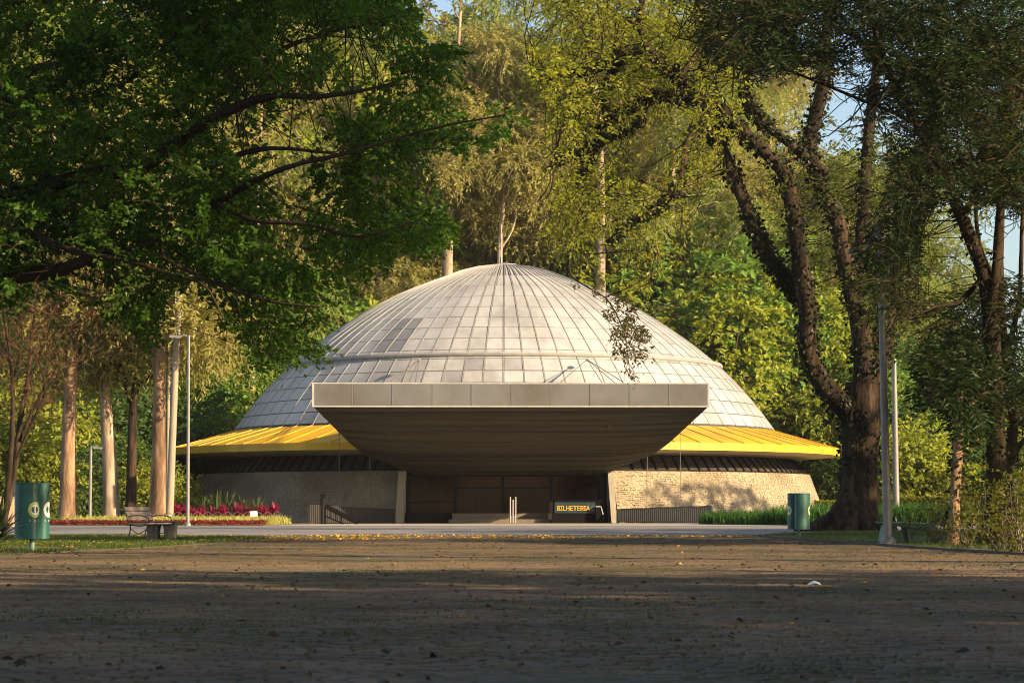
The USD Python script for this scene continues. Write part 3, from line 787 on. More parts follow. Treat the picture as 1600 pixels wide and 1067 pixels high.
# ================================================================== furniture of the park
M_BIN = mat('green_bin_plastic', (0.007, 0.092, 0.074), (0.006, 0.075, 0.062), scale=2, rough=0.38, c3=(0.022, 0.062, 0.050), patch=0.5)
M_BINPOST = mat('bin_post_green', (0.10, 0.20, 0.16), rough=0.5)
M_WHITE = mat('white_print', (0.72, 0.72, 0.68), rough=0.5)
M_LIME = mat('lime_print', (0.42, 0.50, 0.10), rough=0.5)
M_BLACK = mat('black_paint', (0.005, 0.005, 0.005), rough=0.7, spec=0.1)
def bin_pair(base, rz, label, decal):
    t = thing('litter_bin', label, 'litter bin', base, rz)
    a_, b_, sep = 0.215, 0.165, 0.115
    for s_ in (-1, 1):
        n = 36; ang = np.linspace(0, 2 * np.pi, n, endpoint=False)
        ring_ = lambda z, k: np.stack([b_ * k * np.cos(ang) + s_ * sep, a_ * k * np.sin(ang), np.full(n, z)], 1)
        prof_ = [(0.215, 0.93), (0.20, 0.985), (0.205, 1.0), (0.60, 1.0), (1.055, 1.005), (1.06, 1.025), (1.075, 1.025), (1.085, 0.97), (1.085, 0.05)]
        v = np.array([ring_(z, k) for z, k in prof_]).reshape(-1, 3); m = len(prof_)
        i, j = np.meshgrid(np.arange(m - 1), np.arange(n), indexing='ij')
        f = np.stack([i * n + j, i * n + (j + 1) % n, (i + 1) * n + (j + 1) % n, (i + 1) * n + j], -1).reshape(-1, 4)
        bd = part('body', MB().add(v, f), M_BIN, t, smooth=35, world=False)
        def patch(name, cphi, cz, rad_fn, mat_, off):
            """thin print that follows the shell: rad_fn gives polygon points (along, up)"""
            pts = rad_fn; w = []
            for (x, z) in pts:
                ph = cphi + x / 0.2
                nx, ny = math.cos(ph), math.sin(ph)
                w.append((b_ * nx * s_ * (1.008 + off) + s_ * sep, a_ * ny * (1.008 + off), cz + z))
            return np.array(w)
        for cphi in (decal[0] if s_ < 0 else decal[1],):
            q = np.linspace(0, 2 * np.pi, 25)[:-1]
            def annulus(r0, r1, mat_, name, off):
                o = patch(name, cphi, 0.66, [(r1 * math.cos(x), r1 * math.sin(x)) for x in q], mat_, off)
                i_ = patch(name, cphi, 0.66, [(r0 * math.cos(x), r0 * math.sin(x)) for x in q], mat_, off)
                m_ = MB().add(np.vstack([o, i_]), [[a, (a + 1) % 24, 24 + (a + 1) % 24, 24 + a] for a in range(24)])
                part(name, m_, mat_, bd, world=False)
            annulus(0.085, 0.125, M_LIME if cphi * s_ > 0 else M_WHITE, 'emblem_ring', 0.0)
            annulus(0.0, 0.084, M_WHITE, 'emblem_disc', 0.0)
            for dx, dz in ((-0.03, 0.03), (0.03, 0.03), (-0.03, -0.03), (0.03, -0.03)):
                o = patch('mark', cphi, 0.66, [(dx - 0.017, dz - 0.02), (dx + 0.017, dz - 0.02), (dx + 0.012, dz + 0.02), (dx - 0.012, dz + 0.02)], M_BLACK, 0.006)
                part('emblem_mark', MB().add(o, [[0, 1, 2, 3]]), M_BIN, bd, world=False)
            o = patch('line', cphi, 0.49, [(-0.10, -0.014), (0, -0.014), (0.10, -0.014), (0.10, 0.014), (0, 0.014), (-0.10, 0.014)], M_WHITE, 0.0)
            part('text_strip', MB().add(o, [[0, 1, 4, 5], [1, 2, 3, 4]]), M_WHITE, bd, world=False)
            o = patch('slot', cphi, 0.955, [(-0.09, -0.045), (0, -0.045), (0.09, -0.045), (0.09, 0.045), (0, 0.045), (-0.09, 0.045)], M_BLACK, 0.0)
            part('opening', MB().add(o, [[0, 1, 4, 5], [1, 2, 3, 4]]), M_BLACK, bd, world=False)
    part('post', MB().tube([(0, 0, 0), (0, 0, 0.5)], 0.042, 10).tube([(0, 0, 0.012), (0, 0, 0.02)], 0.09, 10), M_BINPOST, t, world=False)
    return t
b0 = gr(50, 861.5); bin_pair(b0, 58, 'pair of green bins at the left edge of the lawn', (-1.35, -1.35))
b1 = gr(1248, 839.5); bin_pair(b1, -50, 'pair of green bins near the foot of the big ivy tree', (-1.35, 0.75))

def lamp_post(px_base, py_base, px_top, py_top, arm_px, r0, r1, label, Y=None, head=(0.62, 0.22, 0.10), drop=0.0):
    Y = Y or gy(py_base)
    b = at(px_base, 800, Y); b[2] = 0
    t_ = at(px_top, py_top, Y)
    t = thing('lamp_post', label, 'lamp post', b)
    k = np.linspace(0, 1, 8)[:, None]
    part('pole', MB().tube(b + (t_ - b) * k, np.linspace(r0, r1, 8), 14), M_STEEL, t, smooth=40)
    part('base_collar', MB().tube([b, b + [0, 0, 0.10], b + [0, 0, 0.16]], [r0 * 1.9, r0 * 1.6, r0 * 1.05], 14), M_STEEL, t, smooth=40)
    h_ = at(arm_px, py_top, Y); h_[2] += -drop - 0.05
    s_ = 1 if arm_px > px_top else -1
    part('arm', MB().tube([t_ - [0, 0, 0.08], (t_ + h_) / 2 + [0, 0, 0.03], h_], r1 * 0.7, 8), M_STEEL, t)
    c = h_ + [s_ * head[0] * 0.3, 0, 0]
    L_, W_, H_ = head
    hd = MB()
    hd.hexa([c + [-L_ / 2, -W_ / 2, -H_ * 0.4], c + [L_ / 2, -W_ * 0.35, -H_ * 0.3], c + [L_ / 2, W_ * 0.35, -H_ * 0.3], c + [-L_ / 2, W_ / 2, -H_ * 0.4],
             c + [-L_ * 0.45, -W_ * 0.3, H_ * 0.5], c + [L_ * 0.42, -W_ * 0.2, H_ * 0.25], c + [L_ * 0.42, W_ * 0.2, H_ * 0.25], c + [-L_ * 0.45, W_ * 0.3, H_ * 0.5]])
    hp = part('lamp_head', hd, M_STEEL, t)
    part('lens', MB().box(c + [0, 0, -H_ * 0.45], (L_ * 0.7, W_ * 0.55, 0.02)), M_WHITE, hp)
    return t
lamp_post(1387.5, 851, 1374, 352, 1352, 0.085, 0.05, 'leaning grey lamp post in front of the big ivy tree', head=(0.42, 0.18, 0.09), drop=0.45)
lamp_post(1401, 815, 1397, 561, 1388, 0.17, 0.11, 'slim grey lamp post rising behind the green concrete bench', Y=121, head=(0.7, 0.25, 0.14))
lamp_post(293.5, 821, 295, 524, 281, 0.085, 0.06, 'thin tall lamp post in front of the left end of the yellow roof', Y=111, head=(0.6, 0.22, 0.12))
lamp_post(140.5, 810, 142, 698, 149, 0.085, 0.07, 'short lamp post between the first two pale trunks on the left', Y=124, head=(0.5, 0.22, 0.12))
lamp_post(1461, 778, 1461, 738, 1464, 0.10, 0.08, 'small distant lamp post behind the hedge on the right', Y=190, head=(0.4, 0.2, 0.1))

M_POLE = mat('concrete_pole', (0.27, 0.23, 0.17), (0.21, 0.18, 0.135), scale=1.5, rough=0.85, bump=0.3, bscale=12, stretch=(1, 1, 0.2))
def util_pole(pts, Y, r0, r1, label, cap=None, arms=()):
    p = [at(x, y, Y) for x, y in pts]; p[0][2] = 0
    t = thing('utility_pole', label, 'pole', p[0])
    q = smooth_path(p, 10)
    part('shaft', MB().tube(q, np.linspace(r0, r1, 10), 12), M_POLE, t, smooth=40)
    for (x0, y0, x1, y1) in arms:
        part('crossarm', MB().bar(at(x0, y0, Y - 0.2), at(x1, y1, Y - 0.2), 0.09), M_STEEL, t)
    if cap:
        part('tip', MB().tube([at(cap[0], cap[1] + 25, Y - 0.12), at(cap[0], cap[1], Y - 0.12)], 0.05, 6), M_STEEL, t)
    return t
util_pole([(264.5, 815), (272, 620), (280, 456)], 124, 0.20, 0.165, 'leaning concrete utility pole left of the yellow roof', cap=(274, 455), arms=((266, 528, 290, 524),))
util_pole([(261, 815), (264, 520)], 128, 0.10, 0.08, 'dark slim pole right behind the leaning concrete pole', None)
util_pole([(1207, 815), (1209, 600), (1213, 560)], 186, 0.24, 0.18, 'pale pole behind the dome on the right side', cap=(1216, 530))
util_pole([(1317, 815), (1314, 690), (1309, 528)], 182, 0.24, 0.17, 'pale pole half hidden behind the big ivy tree', None)

# park bench with iron ends, seen from its end
M_SLAT = mat('bench_wood', (0.24, 0.185, 0.155), (0.18, 0.14, 0.12), scale=2, rough=0.65, stretch=(0.3, 6, 6), island=0.12)
M_IRON = mat('bench_iron', (0.03, 0.026, 0.022), rough=0.55)
bb = gr(231, 845.5)
BN = thing('park_bench', 'park bench with iron ends and wooden slats on the left lawn', 'bench', bb, -17, 0.84)
for y0 in (-0.66, 0.66):
    m_ = MB()
    m_.tube(smooth_path([(-0.30, y0, 0), (-0.20, y0, 0.16), (-0.16, y0, 0.36), (-0.20, y0, 0.46), (-0.26, y0, 0.62), (-0.33, y0, 0.88)], 12), 0.018, 6)
    m_.tube(smooth_path([(0.34, y0, 0), (0.25, y0, 0.14), (0.27, y0, 0.30), (0.33, y0, 0.43)], 10), 0.018, 6)
    m_.tube(smooth_path([(-0.19, y0, 0.42), (0.10, y0, 0.39), (0.33, y0, 0.43)], 8), 0.016, 6)
    m_.tube(smooth_path([(-0.24, y0, 0.62), (0.0, y0, 0.66), (0.26, y0, 0.63), (0.34, y0, 0.56), (0.30, y0, 0.43)], 12), 0.014, 6)
    m_.tube(smooth_path([(-0.17, y0, 0.34), (0.05, y0, 0.20), (0.25, y0, 0.30)], 10), 0.012, 6)
    part('iron_end', m_, M_IRON, BN, world=False)
for q in range(5):
    x = -0.14 + q * 0.105
    part('seat_slat', MB().box((x, 0, 0.445 + 0.012 * abs(q - 2) * 0.5), (0.085, 1.45, 0.03)), M_SLAT, BN, world=False)
for z0, x0 in ((0.60, -0.235), (0.715, -0.27), (0.83, -0.30)):
    part('back_slat', MB().hexa([(x0 - 0.015 + 0.01, -0.72, z0 - 0.045), (x0 + 0.015 + 0.01, -0.72, z0 - 0.045), (x0 + 0.025, 0.72, z0 - 0.045), (x0 - 0.005, 0.72, z0 - 0.045),
                                (x0 - 0.03, -0.72, z0 + 0.045), (x0, -0.72, z0 + 0.045), (x0, 0.72, z0 + 0.045), (x0 - 0.03, 0.72, z0 + 0.045)]), M_SLAT, BN, world=False)
# concrete tables / benches
M_GTOP = mat('green_painted_concrete', (0.045, 0.13, 0.075), (0.03, 0.095, 0.055), scale=2, rough=0.5, c3=(0.08, 0.12, 0.08), patch=0.35)
M_CLEG = mat('raw_concrete_leg', (0.12, 0.105, 0.085), (0.09, 0.08, 0.065), scale=3, rough=0.85, bump=0.3)
tb = gr(247, 843.0)
TB = thing('concrete_table', 'concrete table with green top just behind the iron bench', 'table', tb, 0, 0.82)
part('tabletop', MB().hexa([(-0.55, -0.4, 0.43), (0.50, -0.4, 0.43), (0.55, 0.4, 0.43), (-0.5, 0.4, 0.43), (-0.6, -0.45, 0.50), (0.55, -0.45, 0.50), (0.6, 0.45, 0.50), (-0.55, 0.45, 0.50)]), M_GTOP, TB, world=False)
for x in (-0.12, 0.34):
    part('leg', MB().hexa([(x - 0.13, -0.25, 0), (x + 0.13, -0.25, 0), (x + 0.13, 0.25, 0), (x - 0.13, 0.25, 0), (x - 0.16, -0.3, 0.43), (x + 0.16, -0.3, 0.43), (x + 0.16, 0.3, 0.43), (x - 0.16, 0.3, 0.43)]), M_CLEG, TB, world=False)
gb = gr(1413, 847.5)
GB = thing('concrete_bench', 'green concrete bench between the big ivy tree and the lamp post', 'bench', gb)
part('seat', MB().hexa([(-0.62, -0.45, 0.37), (0.50, -0.45, 0.27), (0.62, 0.5, 0.32), (-0.5, 0.5, 0.38), (-0.66, -0.5, 0.42), (0.56, -0.5, 0.38), (0.68, 0.55, 0.40), (-0.54, 0.55, 0.43)]), M_GTOP, GB, world=False)
part('leg', MB().hexa([(-0.50, -0.3, 0), (-0.16, -0.3, 0), (-0.16, 0.3, 0), (-0.5, 0.3, 0), (-0.42, -0.35, 0.36), (-0.20, -0.35, 0.34), (-0.2, 0.35, 0.34), (-0.42, 0.35, 0.36)]), M_GTOP, GB, world=False)
part('leg', MB().hexa([(0.04, -0.35, 0), (0.36, -0.35, 0), (0.36, 0.3, 0), (0.04, 0.3, 0), (-0.02, -0.4, 0.32), (0.42, -0.4, 0.29), (0.42, 0.35, 0.30), (-0.02, 0.35, 0.33)]), M_GTOP, GB, world=False)

# railings, stair rail, intercom post by the entrance
M_SLATG = mat('grey_railing_metal', (0.16, 0.145, 0.115), (0.12, 0.11, 0.09), scale=3, rough=0.55, metal=0.3, island=0.15)
M_SLATD = mat('dark_railing_metal', (0.030, 0.027, 0.025), (0.022, 0.020, 0.019), scale=3, rough=0.55, metal=0.3, island=0.15)
def railing(a, b, ha, hb, n, m_, label):
    a, b = np.array(a, float), np.array(b, float)
    t = thing('slat_railing', label, 'railing', a)
    d = unit(b - a); nrm = np.array([-d[1], d[0], 0])
    L_ = np.linalg.norm(b - a); w = L_ / n
    for q in range(n):
        p = a + d * (q + 0.5) * w; h = ha + (hb - ha) * (q + 0.5) / n
        x = d * w * 0.38
        y_ = nrm * 0.02
        e = (hb - ha) / n * 0.38
        part('slat', MB().hexa([p - x - y_ + [0, 0, 0.04], p + x - y_ + [0, 0, 0.04], p + x + y_ + [0, 0, 0.04], p - x + y_ + [0, 0, 0.04],
                                p - x - y_ + [0, 0, h - e], p + x - y_ + [0, 0, h + e], p + x + y_ + [0, 0, h + e], p - x + y_ + [0, 0, h - e]]), m_, t)
    part('rail', MB().bar(a + [0, 0, ha], b + [0, 0, hb], 0.07, 0.05), m_, t)
    part('rail', MB().bar(a + [0, 0, 0.06] + nrm * 0.03, b + [0, 0, 0.06] + nrm * 0.03, 0.03, 0.04), m_, t)
    for k_ in (0.0, 1.0):
        p = a + (b - a) * k_; h = ha + (hb - ha) * k_
        part('post', MB().bar(p + nrm * 0.05, p + nrm * 0.05 + [0, 0, h], 0.06), m_, t)
la = at(483, 800, 130.0); la[2] = 0; lb = at(618, 800, 136.4); lb[2] = 0
railing(la, lb, 1.0, 0.78, 44, M_SLATD, 'dark slatted railing against the stone wall left of the entrance')
ra_ = at(963, 800, 136.2); ra_[2] = 0; rb_ = at(1113, 800, 131.0); rb_[2] = 0
railing(ra_, rb_, 0.78, 0.96, 48, M_SLATG, 'grey slatted railing against the sunlit stone wall right of the entrance')
ib = at(502.5, 800, 128.5); ib[2] = 0
IP = thing('intercom_post', 'black post with small box beside the dark stair rail', 'post', ib)
part('post', MB().box(ib + [0, 0, 0.72], (0.13, 0.11, 1.44)), M_BLACK, IP)
part('box', MB().box(ib + [0.07, 0, 1.48], (0.26, 0.16, 0.22)), M_BLACK, IP)
sb = at(508, 800, 127.2); sb[2] = 0
SR = thing('stair_rail', 'black sloping stair rail in front of the left railing', 'stair rail', sb)
part('newel', MB().box(sb + [0, 0, 0.5], (0.10, 0.10, 1.0)), M_BLACK, SR)
e1 = at(560, 818, 127.2); e1[2] = 0.05
part('handrail', MB().bar(sb + [0, 0, 0.95], e1 + [0, 0, 0.0], 0.09, 0.26), M_BLACK, SR)
part('lower_rail', MB().bar(sb + [0, 0, 0.42], sb + (e1 - sb) * 0.55 + [0, 0, -0.02], 0.06, 0.07), M_BLACK, SR)
for k_ in (0.15, 0.32, 0.48):
    p = sb + (e1 - sb) * k_
    part('baluster', MB().box([p[0], p[1], (0.42 * (1 - k_ / 0.55) + 0.95 * (1 - k_)) / 2], (0.06, 0.06, max(0.06, 0.95 * (1 - k_) - 0.42 * (1 - k_ / 0.55)))), M_BLACK, SR)

# ticket counter, barrier posts
M_TEAL = mat('dark_teal_board', (0.010, 0.035, 0.042), (0.008, 0.028, 0.034), scale=2, rough=0.5)
M_ORANGE = mat('orange_letters', (0.78, 0.33, 0.02), rough=0.5)
M_GREYED = mat('pale_edge_paint', (0.42, 0.42, 0.40), rough=0.5)
Yk = 136.9
kb = at(903, 800, Yk); kb[2] = 0
TK = thing('ticket_counter', 'black ticket counter with teal BILHETERIA board', 'counter', kb)
def K(px0, px1, py0, py1, y0, y1):
    a, b = at(px0, py1, Yk), at(px1, py0, Yk)
    return MB().hexa([(a[0], Yk + y0, max(a[2], 0)), (b[0], Yk + y0, max(a[2], 0)), (b[0], Yk + y1, max(a[2], 0)), (a[0], Yk + y1, max(a[2], 0)),
                      (a[0], Yk + y0, b[2]), (b[0], Yk + y0, b[2]), (b[0], Yk + y1, b[2]), (a[0], Yk + y1, b[2])])
part('plinth', K(863, 944, 801.5, 818, 0.05, 0.9), M_BLACK, TK)
bd = part('sign_board', K(866.5, 930, 784.5, 801.3, 0.0, 0.25), M_TEAL, TK)
part('counter_top', K(868, 941, 781.5, 784.2, 0.05, 0.9), M_BLACK, TK)
part('counter_back', K(930.5, 938, 785, 801, 0.1, 0.8), M_BLACK, TK)
tm_ = meshkit.text_mesh('BILHETERIA', 0.265, 0.012, bold=True)
v = np.array(tm_.vertices); ext = v.max(0) - v.min(0)
wx = (921.5 - 870) / F * Yk
v[:, 0] = (v[:, 0] - v[:, 0].min()) / ext[0] * wx
o = at(870.3, 797.6, Yk)
v = np.stack([o[0] + v[:, 0], Yk - 0.003 - v[:, 2], o[2] + (v[:, 1] - v[:, 1].min()) * 1.0], 1)
part('lettering', (v, np.array(tm_.faces)), M_ORANGE, bd)
q = np.linspace(0.9, 5.4, 20); c = at(927.3, 793.5, Yk)
ro, ri = 0.135, 0.085
V_ = np.array([(c[0] + r * math.cos(a), Yk - 0.006, c[2] + r * math.sin(a)) for r in (ro, ri) for a in q])
part('round_emblem', MB().add(V_, [[a, a + 1, 20 + a + 1, 20 + a] for a in range(19)]), M_GTOP, bd)
p0, p1 = at(931, 791, Yk - 0.3), at(944, 816, Yk - 0.3)
sp = part('side_panel', MB().hexa([(p0[0], Yk - 0.28, 0.02), (p1[0], Yk - 0.28, 0.02), (p1[0], Yk + 0.1, 0.02), (p0[0] + 0.12, Yk + 0.1, 0.02), (p0[0], Yk - 0.28, p0[2]), (p1[0] - 0.18, Yk - 0.28, p0[2]), (p1[0] - 0.18, Yk + 0.1, p0[2]), (p0[0], Yk + 0.1, p0[2])]), M_BLACK, TK)
part('panel_edge', MB().bar((p0[0], Yk - 0.29, p0[2]), (p1[0] - 0.17, Yk - 0.29, p0[2]), 0.05).bar((p1[0] - 0.18, Yk - 0.29, p0[2]), (p1[0] - 0.05, Yk - 0.29, p0[2] - 0.45), 0.05), M_GREYED, sp)
M_POST = mat('dull_barrier_steel', (0.30, 0.28, 0.26), rough=0.45, metal=0.5)
for px, h_, lab in ((797.3, 1.45, 'left of the three bright steel barrier posts at the steps'), (801.2, 1.30, 'middle of the three bright steel barrier posts at the steps'), (805.5, 1.45, 'right of the three bright steel barrier posts at the steps')):
    Yb = 130.5; b = at(px, 800, Yb); b[2] = 0
    t = thing('barrier_post', lab, 'barrier post', b, group='steel barrier posts in front of the steps')
    part('tube', MB().tube([b, b + [0, 0, h_]], 0.045, 10), M_POST, t, smooth=40)
    part('base_plate', MB().box(b + [0, 0, 0.03], (0.15, 0.18, 0.06)), M_STEEL, t)
    part('hook', MB().box(b + [0, 0, 0.38], (0.13, 0.06, 0.05)), M_STEEL, t)

# hoop border, little sign, red leaved plants
M_HOOP = mat('grey_hoop_wire', (0.12, 0.11, 0.09), rough=0.8)
hb0 = at(222, 800, 121.2); hb0[2] = 0
HF = thing('hoop_border', 'low wire hoop border edging the bed of red leaved plants', 'border fence', hb0)
x = hb0[0]
while x < -11.9:
    a = np.linspace(0, math.pi, 11)
    p = np.stack([x + 0.29 - 0.29 * np.cos(a), np.full(11, 121.2 + rng.uniform(-.05, .05)), 0.28 + 0.33 * np.sin(a)], 1)
    p = np.vstack([[p[0, 0], p[0, 1], 0], p, [p[-1, 0], p[-1, 1], 0]])
    part('hoop', MB().tube(p, 0.016, 5), M_HOOP, HF)
    x += 0.50
sg = at(397, 800, 119.5); sg[2] = 0
SG = thing('small_sign', 'small blank white sign tilted on a stake among the hoops', 'sign', sg)
part('stake', MB().box(sg + [0, 0, 0.24], (0.05, 0.05, 0.48)), M_STEEL, SG)
part('board', MB().hexa([sg + p for p in [(-0.17, -0.08, 0.40), (0.19, -0.08, 0.42), (0.19, -0.04, 0.42), (-0.17, -0.04, 0.40), (-0.22, 0.05, 0.66), (0.14, 0.05, 0.69), (0.14, 0.09, 0.69), (-0.22, 0.09, 0.66)]]), M_WHITE, SG)
def strap_plant(rng, n, L, W, stems, lift, spread=0.9, h=0.5):
    """rosettes of long arching blades on short stems, local coordinates"""
    mb = MB(); stm = MB()
    for s_ in range(stems):
        bx, by = rng.uniform(-0.25, 0.25, 2) if stems > 1 else (0, 0)
        hz = h * rng.uniform(0.4, 1.1) if stems > 1 else h
        stm.tube([(bx * 0.6, by * 0.6, 0), (bx, by, hz)], 0.025, 5)
        a = rng.uniform(0, 2 * np.pi, n); el = rng.uniform(lift, 1.35, n)
        d = np.stack([np.cos(a) * np.cos(el), np.sin(a) * np.cos(el), np.sin(el)], 1)
        side = unit(np.cross(d, [0, 0, 1.0])); Lr = L * rng.uniform(0.7, 1.2, n)
        base = np.array([bx, by, hz]) + np.c_[np.zeros((n, 2)), rng.uniform(-0.12, 0.08, n)]
        ts = (0.0, 0.45, 0.8, 1.0); ws = (0.5, 1.0, 0.6, 0.02); V = []
        for t_, w_ in zip(ts, ws):
            c = base + d * (Lr * t_)[:, None] - np.array([0, 0, 1.0]) * (spread * 0.45 * Lr * t_ ** 2.2)[:, None] * np.cos(el)[:, None]
            V += [c - side * W * w_ / 2, c + side * W * w_ / 2]
        V = np.stack(V, 1).reshape(-1, 3)
        f = np.array([[0, 1, 3], [0, 3, 2], [2, 3, 5], [2, 5, 4], [4, 5, 7], [4, 7, 6]])
        mb.add(V, (np.arange(n)[:, None, None] * 8 + f).reshape(-1, 3))
    return mb, stm
M_CORD = [leafmat('red_cordyline_leaf', [(0.20, 0.016, 0.05), (0.12, 0.012, 0.032), (0.30, 0.032, 0.09), (0.08, 0.02, 0.022)], 0.3, rough=0.35, tcol=(0.42, 0.03, 0.09)),
          leafmat('wine_cordyline_leaf', [(0.10, 0.012, 0.03), (0.06, 0.012, 0.02), (0.18, 0.022, 0.07), (0.06, 0.035, 0.02)], 0.3, rough=0.35, tcol=(0.25, 0.025, 0.06))]
M_STEM = mat('plant_stem', (0.12, 0.09, 0.06), rough=0.8)
M_AGAVE = leafmat('agave_leaf', [(0.07, 0.10, 0.04), (0.10, 0.13, 0.055), (0.05, 0.08, 0.03)], 0.2, rough=0.4)
cl = []
for k_ in range(3):
    path = proto_class(f'cordyline_kind_{k_}')
    lv, stm = strap_plant(rng, 22, 0.52, 0.085, 4, 0.5, 0.9, 0.62)
    part('leaves', lv, M_CORD[k_ % 2], path); part('stems', stm, M_STEM, path); cl.append(path)
spots = [(278 + 11.2 * q + rng.uniform(-4, 4)) for q in range(14)]
kinds = [0 if 3 <= q <= 8 and q != 6 else int(rng.integers(1, 3)) for q in range(14)]
tones = [('bright red', 'dark wine red', 'crimson')[k_] for k_ in kinds]
places = ordinals(spots, tones)
for q, px in enumerate(spots):
    Yc = 124.5 + rng.uniform(-1.0, 1.4)
    p = at(px, 800, Yc); p[2] = 0.02
    kind_, tone = kinds[q], tones[q]
    copy_of(cl[kind_], 'red_cordyline', f'{places[q]} of the {tone} plants against the left stone wall', 'plant', p, rng.uniform(0, 360), rng.uniform(0.85, 1.2), 'red leaved plants against the left stone wall, ' + tone)
ag = []
for k_ in range(2):
    path = proto_class(f'agave_kind_{k_}')
    lv, stm = strap_plant(rng, 38, 1.15, 0.10, 1, 0.25, 0.5, 0.35)
    part('leaves', lv, M_AGAVE, path); part('stem', stm, M_STEM, path); ag.append(path)
for q, px in enumerate((318, 338, 356, 380, 401)):
    p = at(px, 800, 127.3 + rng.uniform(-0.5, 0.5)); p[2] = 0.35
    copy_of(ag[q % 2], 'spiky_plant', f'{ordinals([0, 1, 2, 3, 4])[q]} of the spiky green plants behind the red leaved plants', 'plant', p, rng.uniform(0, 360), rng.uniform(0.85, 1.05), 'spiky green plants behind the red leaved plants')
# dark spiky plant at the left edge of the picture
p = gr(-6, 866); path = thing('yucca_plant', 'dark spiky yucca at the left edge beside the green bins', 'plant', p)
lv, stm = strap_plant(rng, 90, 0.72, 0.045, 1, 0.1, 0.5, 0.25)
part('leaves', lv, leafmat('yucca_leaf', [(0.022, 0.035, 0.012), (0.035, 0.05, 0.016)], 0.15), path, world=False); part('stem', stm, M_STEM, path, world=False)

# litter on the paving
lp = gr(1272, 916)
LP = part('paper_scrap', MB().add([lp + np.array(q) for q in [(-0.055, -0.03, 0.012), (0.01, -0.04, 0.03), (0.06, -0.02, 0.014), (0.05, 0.03, 0.03), (-0.01, 0.035, 0.045), (-0.05, 0.03, 0.02), (0, 0, 0.05)]],
     [[0, 1, 6], [1, 2, 6], [2, 3, 6], [3, 4, 6], [4, 5, 6], [5, 0, 6]]), M_WHITE, label='white paper scrap lying on the paving right of centre', cat='litter')
dl = gr(677, 1028)
part('curled_leaf', MB().add([dl + np.array(q) for q in [(-0.018, 0, 0.004), (-0.008, 0.006, 0.03), (0.004, 0, 0.022), (0.02, -0.004, 0.006), (0.0, -0.012, 0.004), (-0.03, -0.006, 0.006), (-0.038, 0.0, 0.010)]],
     [[0, 1, 2], [0, 2, 4], [2, 3, 4], [0, 4, 5], [0, 5, 6]]), M_BLACK, label='dark curled leaf standing up on the foreground paving', cat='leaf')

# ================================================================== trees
rng = np.random.default_rng(5)
def bark(name, c1, c2, c3, patch, bump=0.8, bscale=6, stretch=(1, 1, 0.22), rough=0.9, scale=5.0):
    return mat(name, c1, c2, scale=scale, rough=rough, bump=bump, bscale=bscale, stretch=stretch, c3=c3, patch=patch, spec=0.08, detail=6, sharp=0.09)
M_BARK_PALE = bark('pale_smooth_bark', (0.38, 0.30, 0.22), (0.22, 0.17, 0.125), (0.11, 0.08, 0.055), 0.45, 0.6, 4, scale=3.0)
M_BARK_ORANGE = bark('orange_brown_bark', (0.29, 0.19, 0.115), (0.16, 0.10, 0.062), (0.065, 0.04, 0.026), 0.5, 1.0, 6, scale=3.5)
M_BARK_DARK = bark('dark_fissured_bark', (0.062, 0.042, 0.027), (0.028, 0.020, 0.014), (0.013, 0.010, 0.007), 0.5, 1.0, 12, (1, 1, 0.16), scale=9.0)
M_BARK_GREY = bark('grey_brown_bark', (0.10, 0.072, 0.047), (0.066, 0.048, 0.032), (0.04, 0.034, 0.02), 0.35, 0.8, 8)
M_BARK_LIMB = bark('dark_limb_bark', (0.032, 0.022, 0.014), (0.02, 0.014, 0.01), (0.045, 0.034, 0.018), 0.3, 0.6, 10)
M_EUC = [leafmat('olive_eucalypt_leaf', [(0.162, 0.212, 0.052), (0.229, 0.265, 0.064), (0.294, 0.319, 0.083), (0.114, 0.158, 0.040)], 0.35),
         leafmat('khaki_eucalypt_leaf', [(0.217, 0.216, 0.063), (0.276, 0.270, 0.080), (0.151, 0.172, 0.048), (0.318, 0.297, 0.097)], 0.35)]
M_BROAD = [leafmat('mid_green_leaf', [(0.106, 0.200, 0.037), (0.158, 0.253, 0.050), (0.211, 0.295, 0.064)], 0.35),
           leafmat('yellow_green_leaf', [(0.206, 0.250, 0.034), (0.258, 0.284, 0.045), (0.155, 0.206, 0.034), (0.344, 0.309, 0.052)], 0.4),
           leafmat('deep_green_leaf', [(0.042, 0.090, 0.018), (0.068, 0.120, 0.024), (0.090, 0.143, 0.030)], 0.3)]
M_FGLEAF = leafmat('glossy_fig_leaf', [(0.040, 0.095, 0.010), (0.072, 0.14, 0.015), (0.112, 0.18, 0.020), (0.20, 0.225, 0.032)], 0.46, rough=0.4)
M_TIPU = leafmat('tipuana_yellow_leaf', [(0.186, 0.208, 0.023), (0.243, 0.237, 0.025), (0.315, 0.264, 0.029), (0.129, 0.157, 0.023)], 0.45)
M_DARKPIN = leafmat('dark_feathery_leaf', [(0.016, 0.034, 0.009), (0.024, 0.046, 0.011), (0.036, 0.060, 0.013)], 0.3)
M_OLIVPIN = leafmat('olive_feathery_leaf', [(0.060, 0.078, 0.014), (0.090, 0.096, 0.017), (0.132, 0.114, 0.019), (0.042, 0.060, 0.014)], 0.4)
M_IVY = leafmat('ivy_leaf', [(0.018, 0.024, 0.008), (0.03, 0.032, 0.010), (0.07, 0.045, 0.014), (0.014, 0.018, 0.006)], 0.25)
M_DRY = leafmat('dry_reddish_twig_leaf', [(0.14, 0.075, 0.028), (0.18, 0.10, 0.035), (0.12, 0.09, 0.028)], 0.35)

def ball(rng, n, shell=0.35):
    d = unit(rng.normal(0, 1, (n, 3)))
    return d * (rng.uniform(shell ** 3, 1, n) ** (1 / 3))[:, None], d

